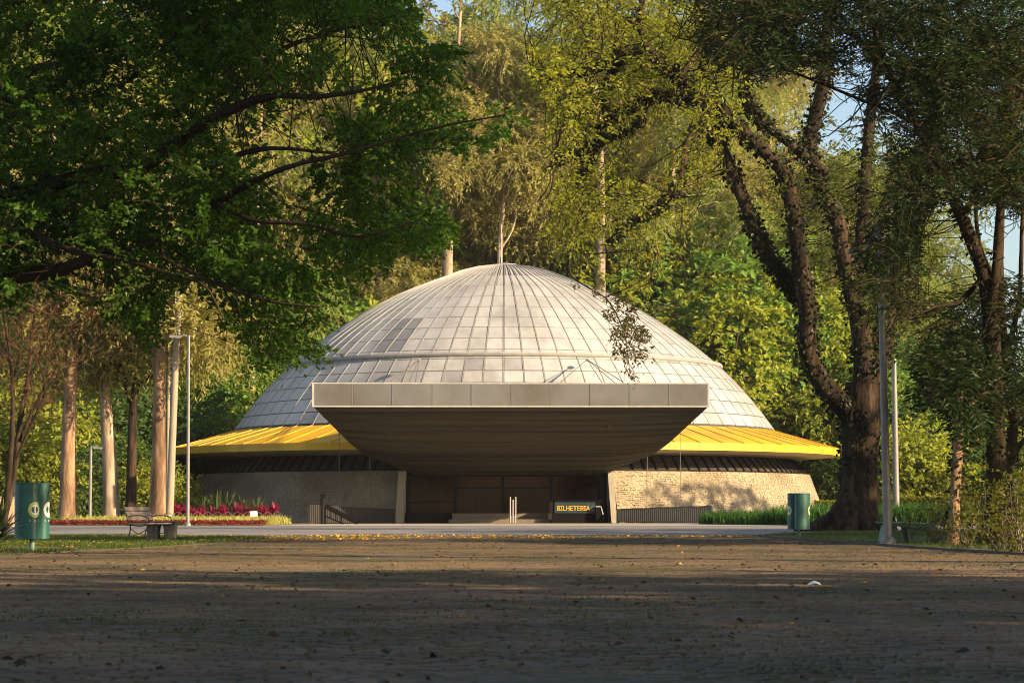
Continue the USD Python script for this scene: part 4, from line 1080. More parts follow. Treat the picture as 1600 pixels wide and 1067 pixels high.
def crown(rng, clumps, sprays_n, k, L, W, length, droop, spread=0.8, flat=0.5, jitter=0.5, squash=0.7):
    """clumps: rows of x, y, z, radius. Leaves gather on the outside of each clump."""
    tw, lf = MB(), MB()
    for c in clumps:
        m = max(4, int(sprays_n * (c[3] / 2.0) ** 2))
        o, d = ball(rng, m, 0.45)
        Bp = c[:3] + o * [c[3], c[3], c[3] * squash]
        T = unit(d + rng.normal(0, 0.5, (m, 3)) + [0, 0, -0.1])
        t, l = sprays(rng, Bp, T, length * rng.uniform(0.7, 1.3, m), k, L, W, droop, spread, flat, jitter)
        tw.add(*t); lf.add(*l)
    return tw, lf

def limb_to(mb, a, b, r0, r1, sag=0.15, n=7, rng=rng, sides=6):
    a, b = np.asarray(a, float), np.asarray(b, float); L_ = np.linalg.norm(b - a)
    m1 = a + (b - a) * 0.35 + np.array([rng.normal(0, 0.09), rng.normal(0, 0.09), sag + rng.normal(0, 0.06)]) * L_
    m2 = a + (b - a) * 0.7 + np.array([rng.normal(0, 0.1), rng.normal(0, 0.1), sag * 0.8 + rng.normal(0, 0.08)]) * L_
    mb.tube(smooth_path([a, m1, m2, b], n), np.linspace(r0, r1, n), sides, cap=False)

def eucalypt(rng, H, path, m_leaf, m_bark, base_r=0.5, crown_from=0.36, n_limb=15, trunk_pts=None, clump_r=2.3, dens=85, world=False, leafL=0.36, leafW=0.12, name_crown='crown'):
    sway = rng.normal(0, 0.02, 2) * H
    if trunk_pts is None:
        trunk_pts = [(0, 0, 0), (sway[0] * 0.2, sway[1] * 0.2, H * 0.3), (sway[0] * 0.6, sway[1] * 0.6, H * 0.62), (sway[0], sway[1], H * 0.93)]
    tp = smooth_path(trunk_pts, 16)
    tr = MB(); rad = base_r * (1 - np.linspace(0, 1, 16)) ** 0.75 * 0.92 + 0.05
    rad[0] *= 1.25
    tr.tube(tp, rad, 10, knobs=0.18, seed=int(rng.integers(99)))
    cl = []; limbs = MB()
    for q in range(n_limb):
        f = crown_from + (0.97 - crown_from) * (q + rng.uniform(0, 1)) / n_limb
        p = np.array([np.interp(f, np.linspace(0, 1, 16), tp[:, k]) for k in range(3)])
        a = q * 2.4 + rng.uniform(-0.5, 0.5)
        L_ = H * rng.uniform(0.10, 0.2) * (1.15 - 0.55 * f)
        e = p + np.array([math.cos(a) * L_, math.sin(a) * L_, L_ * rng.uniform(0.25, 0.9)])
        limb_to(limbs, p, e, base_r * 0.32 * (1.1 - f) + 0.05, 0.05, -0.04, rng=rng)
        r = clump_r * rng.uniform(0.7, 1.2)
        cl.append([*e, r]); cl.append([*(p + (e - p) * 0.62 + rng.normal(0, 0.7, 3)), r * 0.75])
        cl.append([*(e + rng.normal(0, 1.0, 3) * [1.4, 1.4, 0.9]), r * 0.7])
    cl.append([*tp[-1], clump_r * 0.9])
    tw, lf = crown(rng, np.array(cl), dens, 13, leafL, leafW, 1.1, 0.55, 0.7, 0.4, 0.6)
    t_ = part('trunk', tr, m_bark, path, smooth=50, world=world)
    part('limbs', limbs, m_bark, path, smooth=50, world=world, kind='stuff')
    cr = part(name_crown, lf, m_leaf, path, world=world)
    part('twigs', tw, m_bark, path, world=world, kind='stuff')

def broadleaf(rng, H, path, m_leaf, m_bark, base_r=0.25, spread=0.42, n_limb=13, clump_r=1.6, dens=110, leafL=0.24, leafW=0.15, low=0.22, k=12, world=False):
    tp = smooth_path([(0, 0, 0), (*rng.normal(0, 0.02 * H, 2), H * 0.3), (*rng.normal(0, 0.04 * H, 2), H * 0.75)], 10)
    tr = MB(); tr.tube(tp, base_r * (1 - np.linspace(0, 0.85, 10)), 9, knobs=0.3, seed=int(rng.integers(99)))
    limbs = MB(); cl = []
    for q in range(n_limb):
        f = low + (1 - low) * (q + rng.uniform(0, 1)) / n_limb
        p = np.array([np.interp(f * 0.9, np.linspace(0, 1, 10), tp[:, c]) for c in range(3)])
        a = q * 2.4 + rng.uniform(-0.6, 0.6)
        R = H * spread * math.sqrt(max(0.08, 1 - (2 * (f - 0.45)) ** 2 * 0.85)) * rng.uniform(0.55, 1.0)
        e = np.array([p[0] + math.cos(a) * R, p[1] + math.sin(a) * R, low * H + (1 - low) * H * f * 0.95])
        limb_to(limbs, p, e, base_r * 0.4 * (1.2 - f) + 0.02, 0.025, 0.0, rng=rng)
        r = clump_r * rng.uniform(0.75, 1.25)
        cl.append([*e, r]); cl.append([*(p + (e - p) * 0.55 + rng.normal(0, 0.4, 3)), r * 0.8])
    tw, lf = crown(rng, np.array(cl), dens, k, leafL, leafW, 0.75, 0.3, 0.8, 0.5, 0.5)
    part('trunk', tr, m_bark, path, smooth=50, world=world); part('limbs', limbs, m_bark, path, smooth=50, world=world, kind='stuff')
    part('crown', lf, m_leaf, path, world=world); part('twigs', tw, m_bark, path, world=world, kind='stuff')

EUC = []
for k_ in range(4):
    path = proto_class(f'eucalypt_kind_{k_}')
    eucalypt(np.random.default_rng(40 + k_), 40.0, path, M_EUC[k_ % 2], M_BARK_PALE if k_ != 2 else M_BARK_ORANGE, 0.55, 0.26 + 0.05 * k_, 17)
    EUC.append(path)
BRD = []
for k_ in range(3):
    path = proto_class(f'broadleaf_kind_{k_}')
    broadleaf(np.random.default_rng(60 + k_), 10.0, path, M_BROAD[k_], M_BARK_GREY)
    BRD.append(path)
BUSH = []
for k_ in range(2):
    path = proto_class(f'bush_kind_{k_}')
    broadleaf(np.random.default_rng(80 + k_), 3.0, path, M_BROAD[(1, 2)[k_]], M_BARK_GREY, 0.06, 0.5, 10, 0.75, 330, 0.17, 0.11, 0.12, 10)
    BUSH.append(path)

def place(px, Y):
    return np.array([(px - 800) / F * Y, Y, -0.05])
bg_n = [0]
def bg(kind_list, k_, px, Y, H, base, label, cat='tree', name='eucalyptus_tree', grp=None, rz=None):
    r_ = np.random.default_rng(1000 + bg_n[0]); bg_n[0] += 1
    s = H / base
    return copy_of(kind_list[k_ % len(kind_list)], name, label, cat, place(px, Y), r_.uniform(0, 360) if rz is None else rz, (s * r_.uniform(0.92, 1.12), s * r_.uniform(0.92, 1.12), s), grp)

# the tall eucalypts behind the dome
rowA = [(-60, 176), (40, 172), (130, 178), (225, 170), (330, 188), (420, 184), (505, 192), (590, 188), (690, 196), (775, 190), (860, 196), (945, 192), (1035, 188), (1120, 194), (1205, 190), (1290, 196), (1380, 192)]
rowB = [(-20, 205), (90, 212), (190, 204), (290, 214), (380, 208), (470, 216), (555, 210), (640, 218), (735, 212), (820, 218), (905, 214), (995, 216), (1080, 212), (1170, 216), (1255, 214), (1345, 212), (1425, 206)]
GA = 'tall sunlit eucalypts in the row just behind the dome'; GB_ = 'tall eucalypts in the farther row behind the dome'
oA, oB = ordinals([p_[0] for p_ in rowA]), ordinals([p_[0] for p_ in rowB])
for q, (px, Y) in enumerate(rowA):
    H = (38 + 4 * math.sin(q * 1.7)) * (1.0 if px < 1180 else 0.76)
    bg(EUC, q, px, Y, H, 40, f'{oA[q]} of the tall sunlit eucalypts in the row just behind the dome', grp=GA)
for q, (px, Y) in enumerate(rowB):
    H = (45 + 2 * math.sin(q * 2.3 + 1)) * (1.0 if px < 1180 else 0.72)
    bg(EUC, q + 2, px, Y, H, 40, f'{oB[q]} of the hazy eucalypts in the farther row behind the dome', grp=GB_)
# lower trees closing the view under the tall crowns
under = [(-70, 168, 13, 1), (30, 164, 12, 2), (120, 170, 14, 0), (200, 166, 12, 2), (285, 176, 15, 0), (350, 180, 14, 1), (430, 186, 19, 0), (520, 190, 22, 1), (610, 196, 23, 0), (700, 200, 22, 2), (790, 202, 22, 0), (880, 200, 23, 1), (960, 194, 21, 2),
         (1040, 190, 22, 1), (1120, 188, 23, 0), (1165, 182, 18, 1), (1235, 184, 17, 0), (1300, 180, 13, 1), (1360, 186, 14, 2), (1420, 178, 11, 0), (1480, 186, 12, 1), (1540, 180, 10, 2), (1610, 188, 12, 0), (1680, 180, 12, 2)]
GU = 'rounded leafy trees under the tall eucalypts'
sides = ['left of the dome' if p_[0] < 380 else ('behind the dome' if p_[0] < 1200 else 'right of the dome') for p_ in under]
tones = [('mid green', 'bright yellow green', 'deep green')[p_[3]] for p_ in under]
oU = ordinals([p_[0] for p_ in under], [s_ + t_ for s_, t_ in zip(sides, tones)])
for q, (px, Y, H, k_) in enumerate(under):
    bg(BRD, k_, px, Y, H, 10, f'{oU[q]} of the {tones[q]} trees {sides[q]}', name='leafy_tree', grp=f'{GU}, {tones[q]}, {sides[q]}')
# the park woods close the view beyond: one far mass
wood_l, wood_t = MB(), MB()
r_ = np.random.default_rng(3)
cl = []
for q in range(190):
    Yw = r_.uniform(226, 250); px = r_.uniform(-160, 1500)
    zmax = 33 if px < 1230 else (24 if px < 1420 else 12)
    cl.append([*((px - 800) / F * Yw,), Yw, r_.uniform(1, zmax), r_.uniform(2.6, 4.0)])
for q in range(60):
    Yw = r_.uniform(210, 240); px = r_.uniform(1400, 1780)
    cl.append([(px - 800) / F * Yw, Yw, r_.uniform(0.5, 9.5), r_.uniform(2.0, 3.0)])
tw, lf = crown(r_, np.array(cl), 34, 10, 0.62, 0.26, 1.3, 0.4, 0.8, 0.4, 0.6)
part('far_woods', lf, M_EUC[0], label='far mass of park woods closing the view behind the eucalypts', cat='woods', kind='stuff')
# shrubs behind the left trunks and right hedge
SL = [(-30, 132, 4.6, 0), (22, 134, 5.2, 0), (70, 138, 4.2, 1), (140, 142, 4.0, 1), (190, 146, 4.6, 1), (232, 143, 3.4, 0), (262, 146, 3.2, 0), (330, 186, 7.0, 1), (60, 150, 7.5, 0), (10, 152, 8.0, 0), (150, 156, 7.0, 1), (230, 158, 7.5, 1)]
oS = ordinals([p_[0] for p_ in SL], [p_[3] for p_ in SL])
for q, (px, Y, H, k_) in enumerate(SL):
    tone = ('yellow green', 'deep green')[k_]
    bg(BUSH, k_, px, Y, H, 3, f'{oS[q]} of the {tone} shrubs behind the left trunks', 'shrub', 'shrub', f'{tone} shrubs behind the left trunks')
SR_ = [(1285, 166, 3.2, 1), (1330, 164, 4.2, 1), (1370, 168, 5.0, 0), (1430, 166, 6.0, 0), (1480, 170, 5.0, 1), (1530, 166, 4.6, 1), (1590, 172, 5.0, 1), (1650, 168, 5.0, 0), (1395, 175, 8.0, 1), (1500, 176, 8.0, 0)]
oS = ordinals([p_[0] for p_ in SR_], [p_[3] for p_ in SR_])
for q, (px, Y, H, k_) in enumerate(SR_):
    tone = ('yellow green', 'deep green')[k_]
    bg(BUSH, k_, px, Y, H, 3, f'{oS[q]} of the {tone} shrubs beyond the right hedge', 'shrub', 'shrub', f'{tone} shrubs beyond the right hedge')
# clipped hedge
M_HEDGE = leafmat('clipped_hedge_leaf', [(0.12, 0.13, 0.018), (0.16, 0.155, 0.022), (0.08, 0.10, 0.016)], 0.35)
def hedge(px0, px1, Y, h, n, label):
    x0, x1 = (px0 - 800) / F * Y, (px1 - 800) / F * Y
    t = thing('clipped_hedge', label, 'hedge', ((x0 + x1) / 2, Y, 0))
    r_ = np.random.default_rng(int(px0))
    part('core', MB().box(((x0 + x1) / 2, Y, h * 0.45), (x1 - x0 - 0.1, 0.9, h * 0.88)), M_BROAD[2], t)
    p = np.c_[r_.uniform(x0, x1, n), Y + r_.uniform(-0.58, 0.58, n), r_.uniform(0.05, h, n)]
    s_ = r_.uniform(size=n)
    p[s_ < 0.5, 2] = h * r_.normal(0.96, 0.04, (s_ < 0.5).sum()); p[s_ >= 0.5, 1] = Y - 0.52 + r_.normal(0, 0.05, (s_ >= 0.5).sum())
    part('foliage', leaves(p, r_.normal(0, 1, (n, 3)) + [0, -0.4, 0.6], r_.normal(0, 1, (n, 3)), 0.14, 0.09), M_HEDGE, t, kind='stuff')
hedge(1270, 1330, 152, 1.25, 4000, 'short piece of clipped hedge left of the big ivy tree')
hedge(1378, 1680, 146, 1.45, 15000, 'long clipped hedge running off to the right behind the strap leaved plants')

# tall pale trunks on the left
def left_trunk(pts, Y, r, m_bark, label, H, seed, k_leaf, extra=None):
    p = [at(x, y, Y) for x, y in pts]; p[0][2] = -0.05
    top = p[-1] + (p[-1] - p[-2]) / np.linalg.norm(p[-1] - p[-2]) * (H - p[-1][2])
    t = thing('eucalyptus_trunk_tree', label, 'tree', p[0])
    eucalypt(np.random.default_rng(seed), H, t, M_EUC[k_leaf], m_bark, r, 0.52, 11, p + [top], 2.0, 70, world=True)
    if extra:
        q = [at(x, y, Y) for x, y in extra]
        part('side_limb', MB().tube(smooth_path(q, 10), np.linspace(r * 0.45, r * 0.22, 10), 8, knobs=0.2), m_bark, t, smooth=50)
left_trunk([(106, 815), (107, 700), (110, 600), (118, 500), (121, 420)], 127, 0.44, M_BARK_ORANGE, 'thick spotted brown trunk, leftmost of the tall trunks by the road', 34, 201, 1)
left_trunk([(175, 812), (171, 720), (166, 640), (161, 560), (158, 470)], 132.5, 0.46, M_BARK_PALE, 'pale smooth whitish trunk with dark flecks left of the concrete pole', 36, 202, 0)
left_trunk([(204, 812), (206, 720), (208, 640), (213, 590), (216, 500)], 132, 0.29, M_BARK_DARK, 'thinner dark brown trunk between the two thick trunks', 30, 203, 1, ((208, 640), (196, 600), (199, 560), (206, 520)))
left_trunk([(246, 814), (248, 720), (249, 620), (252, 520), (257, 430)], 126, 0.43, M_BARK_ORANGE, 'thick orange brown forked trunk right next to the concrete pole', 35, 204, 1, ((248, 600), (241, 560), (239, 500), (240, 440)))
left_trunk([(72, 815), (72, 660), (73, 560), (76, 470)], 168, 0.42, M_BARK_PALE, 'distant pale trunk seen left of the spotted brown trunk', 36, 205, 0)
left_trunk([(390, 815), (390, 640), (393, 580), (396, 500)], 177, 0.42, M_BARK_PALE, 'distant pale trunk rising behind the left edge of the dome', 38, 206, 0, ((372, 690), (352, 650), (338, 655), (322, 630)))
left_trunk([(700, 815), (699, 430), (702, 330), (707, 240)], 182.5, 0.50, M_BARK_PALE, 'sunlit orange and white trunk just left of the dome top', 42, 207, 1, ((702, 330), (716, 285), (735, 275), (760, 265)))
left_trunk([(938, 815), (938, 330), (935, 200), (932, 130)], 183, 0.42, M_BARK_PALE, 'white trunk glimpsed through the yellow foliage right of the dome top', 44, 208, 0)
left_trunk([(775, 815), (781, 400), (786, 330), (784, 280)], 182, 0.22, M_BARK_PALE, 'thin crooked pale trunk directly above the dome top', 34, 209, 1, ((782, 390), (800, 360), (806, 330), (792, 320)))

# ------------------------------------------------------------------ canopies that hang into the picture
def limbset(mb, pts, Y, Y2=None, n=14, sides=8, knobs=0.35, seed=1, ridge=0.0):
    """pts: (px, py, width px); returns sampled points with radius"""
    Y2 = Y2 or Y
    m = len(pts)
    p = []
    for q, (x, y, w) in enumerate(pts):
        Yq = Y + (Y2 - Y) * q / (m - 1)
        p.append([*at(x, y, Yq), w / F * Yq / 2])
    s = smooth_path(p, n)
    s[:, 3] = np.maximum(s[:, 3], 0.012)
    mb.tube(s[:, :3], s[:, 3], sides, knobs=knobs, seed=seed, ridge=ridge)
    return s
from shapely.geometry import Polygon as Pg
def canopy_in(rng, poly, n_clump, Y0, Y1, rc, per, limbs_pts, k, L, W, length, droop, spread, flat, jitter, holes=0.0, hs=0.012, squash=0.5, br=0.02, seed=0, edge=0.3):
    pg = Pg(poly); x0, y0, x1, y1 = pg.bounds; pp = prep(pg); lp = np.vstack(limbs_pts)[:, :3]
    Bs, Ts, br_ = [], [], MB()
    got = 0; tries = 0
    while got < n_clump and tries < n_clump * 60:
        tries += 1
        px, py = rng.uniform(x0, x1), rng.uniform(y0, y1)
        if not pp.contains(Point(px, py)):
            continue
        if holes and meshkit.fbm(np.array([px * hs, py * hs * 1.4, seed + 0.5]), 3, seed) < holes:
            continue
        Yc = rng.uniform(Y0, Y1)
        c = at(px, py, Yc)
        r = rc * rng.uniform(0.6, 1.25)
        m = int(per * rng.uniform(0.7, 1.3))
        o, d = ball(rng, m, 0.2)
        Bp = c + o * [r, r, r * squash]
        ipx, ipy = 800 + F * Bp[:, 0] / Bp[:, 1], YH - F * (Bp[:, 2] - HC) / Bp[:, 1]
        dd = np.linalg.norm(lp - c, axis=1); a = lp[np.argmin(dd + rng.uniform(0, 0.5 * dd.min() + 0.5, len(lp)))]
        T = unit(unit(c - a) * 0.7 + d * 0.8 + [0, 0, 0.1] + rng.normal(0, 0.25, (m, 3)))
        Ed = Bp + T * length * 0.9 - np.array([0, 0, 1.0]) * length * droop
        ok = np.ones(m, bool)
        for Q in (Bp, Ed):
            ipx, ipy = 800 + F * Q[:, 0] / Q[:, 1], YH - F * (Q[:, 2] - HC) / Q[:, 1]
            ok &= np.array([pg.distance(Point(u_, v_)) < edge / Yc * F * 0.3 for u_, v_ in zip(ipx, ipy)])
        if ok.sum() < 2:
            continue
        Bs.append(Bp[ok]); Ts.append(T[ok])
        if np.linalg.norm(c - a) > 0.15:
            limb_to(br_, a, c, br, br * 0.3, -0.03, 6, rng, 4)
        got += 1
    Bs, Ts = np.vstack(Bs), np.vstack(Ts)
    tw, lf = sprays(rng, Bs, Ts, length * rng.uniform(0.6, 1.35, len(Bs)), k, L, W, droop, spread, flat, jitter)
    return br_, tw, lf

# the dark fig-like tree reaching in from the left
LT = thing('overhanging_tree', 'dark green tree whose branches fill the upper left of the picture', 'tree', (-11.5, 37, 0))
wood = MB(); lim = []
wood.tube(smooth_path([(-11.5, 37, -0.1), (-11.3, 37, 2.0), (-11.0, 36.6, 3.4), (-10.6, 36.2, 5.0)], 14), np.linspace(0.62, 0.36, 14), 14, knobs=0.4)
for pts, Ya, Yb in [
    ([(-300, 420, 60), (-60, 440, 32), (30, 430, 26), (90, 424, 22), (130, 408, 17), (190, 394, 12), (250, 375, 7)], 37, 34),
    ([(-300, 470, 70), (-40, 440, 40), (20, 385, 32), (52, 340, 26), (68, 290, 18), (90, 240, 10)], 37, 36),
    ([(-300, 380, 55), (0, 310, 26), (90, 285, 24), (160, 270, 24), (220, 264, 22), (270, 228, 20), (340, 182, 17), (420, 150, 12), (510, 152, 7), (620, 130, 4)], 37, 32),
    ([(160, 330, 18), (210, 320, 16), (280, 298, 14), (340, 255, 11), (420, 232, 7), (520, 240, 4)], 35, 33),
    ([(300, 335, 10), (345, 314, 11), (400, 282, 10), (460, 258, 8), (540, 240, 6), (680, 200, 4), (790, 180, 2)], 34, 31),
    ([(40, 350, 10), (70, 372, 9), (120, 394, 9), (200, 408, 8), (270, 430, 6), (320, 446, 4), (350, 500, 2)], 34, 32),
    ([(-200, 160, 40), (0, 134, 22), (50, 110, 16), (100, 100, 10), (160, 92, 5)], 40, 41),
    ([(-60, 220, 24), (100, 120, 20), (128, 45, 17), (150, 10, 15), (175, -60, 12)], 41, 42),
    ([(-60, 140, 18), (0, 152, 12), (60, 176, 7), (120, 190, 4)], 38, 38),
    ([(330, 190, 10), (420, 90, 8), (520, 50, 6), (620, 30, 3)], 36, 37),
    ([(340, 320, 8), (400, 345, 7), (480, 350, 6), (560, 370, 4), (650, 345, 2)], 33, 32),
    ([(250, 400, 7), (330, 440, 6), (420, 470, 5), (500, 480, 3)], 33, 32.5)]:
    lim.append(limbset(wood, pts, Ya, Yb, 16, 9, 0.3, len(lim)))
part('trunk_and_limbs', wood, M_BARK_LIMB, LT, smooth=50)
polyL = [(-260, -160), (600, -160), (640, 0), (650, 22), (655, 62), (728, 86), (722, 128), (770, 150), (812, 160), (818, 198), (762, 236), (700, 262), (702, 345), (706, 395), (640, 388), (602, 402), (592, 468), (545, 512), (520, 560), (430, 572), (396, 570), (386, 545), (360, 522), (335, 478), (310, 448), (280, 440), (262, 480), (240, 545), (215, 520), (172, 500), (150, 470), (100, 478), (70, 452), (40, 470), (0, 488), (-260, 500)]
rl = np.random.default_rng(77)
br_, tw, lf = canopy_in(rl, polyL, 430, 32.3, 40.5, 0.58, 24, lim, 15, 0.088, 0.055, 0.42, 0.25, 0.8, 0.6, 0.4, holes=0.455, hs=0.010, br=0.009, seed=4, squash=0.42)
part('branches', br_, M_BARK_LIMB, LT, smooth=50, kind='stuff')
part('twigs', tw, M_BARK_LIMB, LT, kind='stuff')
part('crown', lf, M_FGLEAF, LT)
# the part of the crown higher up and behind catches the sun
cl = np.c_[rl.uniform(-13, -1.5, 40), rl.uniform(40, 47, 40), rl.uniform(8.2, 12, 40), rl.uniform(0.8, 1.4, 40)]
tw, lf = crown(rl, cl, 130, 13, 0.10, 0.06, 0.6, 0.25)
part('upper_crown', lf, M_BROAD[1], LT)

# the big ivy-grown tree right of the dome
BT = thing('big_ivy_tree', 'big old tree with ivy climbing its forked trunk beside the bin', 'tree', (*gr(1338, 829)[:2], 0))
YB = gr(1338, 829)[1]
tr = MB(); lb = []
lb.append(limbset(tr, [(1336, 834, 104), (1338, 815, 84), (1340, 780, 68), (1342, 740, 62), (1344, 700, 62), (1346, 650, 68), (1350, 600, 62)], YB, n=70, sides=84, knobs=0.42, seed=3, ridge=0.13))
# buttress roots
for dx, dy, w in ((-82, 3, 26), (-46, 8, 24), (52, 3, 22), (30, 9, 24), (-12, 10, 26)):
    limbset(tr, [(1336 + dx * 0.12, 775, 30), (1336 + dx * 0.36, 808, w * 1.3), (1336 + dx * 0.72, 823 + dy * 0.3, w), (1336 + dx * 1.15, 831 + dy * 0.3, w * 0.5)], YB - 0.4, YB - 0.6 - 0.06 * dy, 24, 20, 0.3, 5, 0.13)
part('trunk', tr, M_BARK_DARK, BT, smooth=60)
wd = MB()
paths = [
    ([(1350, 670, 56), (1325, 640, 46), (1298, 615, 42), (1272, 578, 38), (1260, 535, 36), (1263, 490, 36), (1255, 440, 35), (1247, 385, 31), (1236, 315, 28), (1222, 266, 27), (1180, 224, 24), (1142, 187, 25), (1112, 160, 26), (1075, 130, 20), (1035, 98, 17), (1002, 55, 14), (1005, -20, 11)], 0, -3),
    ([(1258, 470, 28), (1244, 455, 28), (1221, 428, 26), (1187, 377, 25), (1161, 310, 25), (1132, 242, 24), (1117, 200, 24), (1110, 165, 22)], 0, -2),
    ([(1112, 160, 18), (1075, 154, 13), (1037, 148, 11), (1005, 156, 9), (960, 185, 6), (920, 200, 4)], -2.5, -4),
    ([(1035, 98, 13), (985, 82, 12), (940, 100, 10), (880, 118, 7), (830, 122, 3)], -3, -4),
    ([(1110, 172, 12), (1098, 196, 11), (1074, 220, 12), (1066, 268, 12), (1050, 304, 11), (1024, 326, 9), (990, 345, 6), (962, 368, 4), (950, 395, 2)], -2, -5),
    ([(980, 75, 11), (960, 110, 9), (945, 150, 8), (940, 200, 6), (915, 260, 4), (890, 300, 2)], -3, -5),
    ([(1020, 160, 7), (990, 200, 7), (950, 215, 5), (900, 240, 4), (850, 265, 2)], -3, -5),
    ([(1352, 640, 50), (1352, 580, 46), (1345, 520, 38), (1327, 440, 33), (1305, 335, 32), (1278, 280, 30), (1264, 225, 28), (1285, 140, 26), (1292, 40, 20), (1296, -40, 16)], 0, 2),
    ([(1352, 620, 52), (1376, 545, 46), (1396, 430, 38), (1425, 340, 30), (1455, 240, 22), (1470, 120, 15)], 0, 3),
    ([(1290, 270, 18), (1214, 210, 15), (1187, 186, 16), (1170, 160, 16), (1164, 118, 14), (1150, 60, 10)], 1, -1),
    ([(1340, 470, 22), (1350, 300, 22), (1362, 165, 20), (1372, 90, 16), (1380, 0, 10)], 1, 3),
    ([(1115, 165, 14), (1105, 110, 18), (1110, 60, 13), (1090, 0, 10)], -2, -3),
    ([(1060, 120, 12), (1120, 52, 9), (1170, 48, 8)], -3, -2),
    ([(905, 330, 2), (890, 420, 3), (920, 450, 3), (950, 470, 3), (975, 520, 2), (985, 590, 1)], -6, -7),
    ([(940, 100, 5), (900, 150, 5), (870, 230, 4), (860, 300, 3), (830, 320, 2)], -4, -6)]
for pts, y0, y1 in paths:
    lb.append(limbset(wd, [(x_, y_, w_ * 0.88) for x_, y_, w_ in pts], YB + y0, YB + y1, 40, 22, 0.35, len(lb), 0.12))
part('limbs', wd, M_BARK_DARK, BT, smooth=60)
rb = np.random.default_rng(31)
# ivy
iv = MB()
for q, s in enumerate(lb[:13]):
    n = 1900 if q in (1, 2, 8, 9) else 700
    if q == 0:
        n = 500
    u = rb.uniform(0.05 if q else 0.5, 0.92, n) * (len(s) - 1); i_ = u.astype(int); f_ = (u - i_)[:, None]
    c = s[i_] * (1 - f_) + s[np.minimum(i_ + 1, len(s) - 1)] * f_
    d = unit(rb.normal(0, 1, (n, 3)))
    keep = meshkit.noise(c[:, :3] * 0.9, 8) > 0.28
    P_ = c[:, :3] + d * (c[:, 3:4] * 0.98 + rb.uniform(0, 0.10, (n, 1)))
    iv.add(*leaves(P_[keep], (d + rb.normal(0, 0.7, (n, 3)) + [0, 0, -0.5])[keep], (d + rb.normal(0, .4, (n, 3)))[keep], 0.17, 0.13))
part('ivy', iv, M_IVY, BT, label='ivy climbing the limbs of the big tree')
pyel = [(815, -60), (1260, -60), (1250, 60), (1180, 110), (1150, 230), (1080, 330), (1060, 420), (1010, 470), (960, 470), (900, 440), (868, 420), (850, 380), (860, 300), (838, 260), (850, 200), (820, 130)]
br_, tw, lf = canopy_in(rb, pyel, 190, YB - 8, YB + 3, 1.15, 13, lb[1:8] + lb[12:16], 15, 0.15, 0.065, 0.95, 0.5, 0.85, 0.5, 0.4, holes=0.42, hs=0.010, br=0.022, seed=9, squash=0.8)
part('branches', br_, M_BARK_DARK, BT, smooth=50, kind='stuff'); part('twigs', tw, M_BARK_DARK, BT, kind='stuff'); part('crown', lf, M_TIPU, BT)
phang = [(868, 432), (905, 445), (940, 448), (985, 470), (1010, 505), (1024, 555), (1000, 570), (993, 610), (975, 600), (958, 560), (950, 520), (940, 480), (905, 462)]
br_, tw, lf = canopy_in(rb, phang, 26, YB - 9, YB - 6, 0.5, 8, [lb[14]], 12, 0.15, 0.055, 0.6, 0.6, 0.8, 0.4, 0.5, br=0.012, seed=2, edge=0.1)
part('hanging_branch', br_, M_BARK_DARK, BT); part('hanging_leaves', lf, leafmat('hanging_brown_green_leaf', [(0.06, 0.055, 0.018), (0.09, 0.075, 0.022), (0.045, 0.045, 0.016)], 0.35), BT)
pol = [(1180, 250), (1250, 190), (1340, 170), (1430, 200), (1470, 330), (1480, 430), (1430, 520), (1370, 560), (1320, 545), (1290, 470), (1180, 400), (1200, 330)]
br_, tw, lf = canopy_in(rb, pol, 75, YB - 2, YB + 8, 0.95, 12, lb[8:12], 17, 0.15, 0.055, 1.0, 0.35, 0.95, 0.7, 0.25, holes=0.44, hs=0.013, br=0.03, seed=12)
part('inner_branches', br_, M_BARK_DARK, BT); part('inner_crown', lf, M_OLIVPIN, BT)

# nearer dark feathery trees on the right
def near_tree(name, label, trunks, Y, polys, m_leaf, m_bark, seed, k=18, L=0.10, W=0.034, length=0.62, roots=None, ivy=0):
    r_ = np.random.default_rng(seed)
    b = at(trunks[0][0][0], 800, Y); b[2] = 0
    t = thing(name, label, 'tree', b)
    w = MB(); s = []
    for pts, in [(x,) for x in trunks]:
        s.append(limbset(w, pts, Y + (0 if not s else r_.uniform(-0.4, 0.6)), Y + r_.uniform(-1, 1), 22, 9, 0.3, seed + len(s)))
    part('trunk', w, m_bark, t, smooth=50)
    for q, (poly, n, per, rc, holes, ydep) in enumerate(polys):
        br_, tw, lf = canopy_in(r_, poly, n, Y - ydep, Y + ydep, rc, per, s, k, L, W, length, 0.30, 1.0, 0.75, 0.22, holes=holes, hs=0.012, br=0.010, seed=seed + q)
        part('branches', br_, M_BARK_LIMB, t, kind='stuff'); part('twigs', tw, M_BARK_LIMB, t, kind='stuff'); part('crown', lf, m_leaf if not isinstance(m_leaf, list) else m_leaf[q % len(m_leaf)], t)
    if ivy:
        c = s[0][r_.integers(0, 14, ivy)]; d = unit(r_.normal(0, 1, (ivy, 3)))
        part('climbing_leaves', leaves(c[:, :3] + d * (c[:, 3:4] + r_.uniform(0, 0.05, (ivy, 1))) + np.c_[np.zeros((ivy, 2)), r_.uniform(-.15, .15, ivy)], d + r_.normal(0, .6, (ivy, 3)), d, 0.09, 0.07), M_IVY, t)
    return t
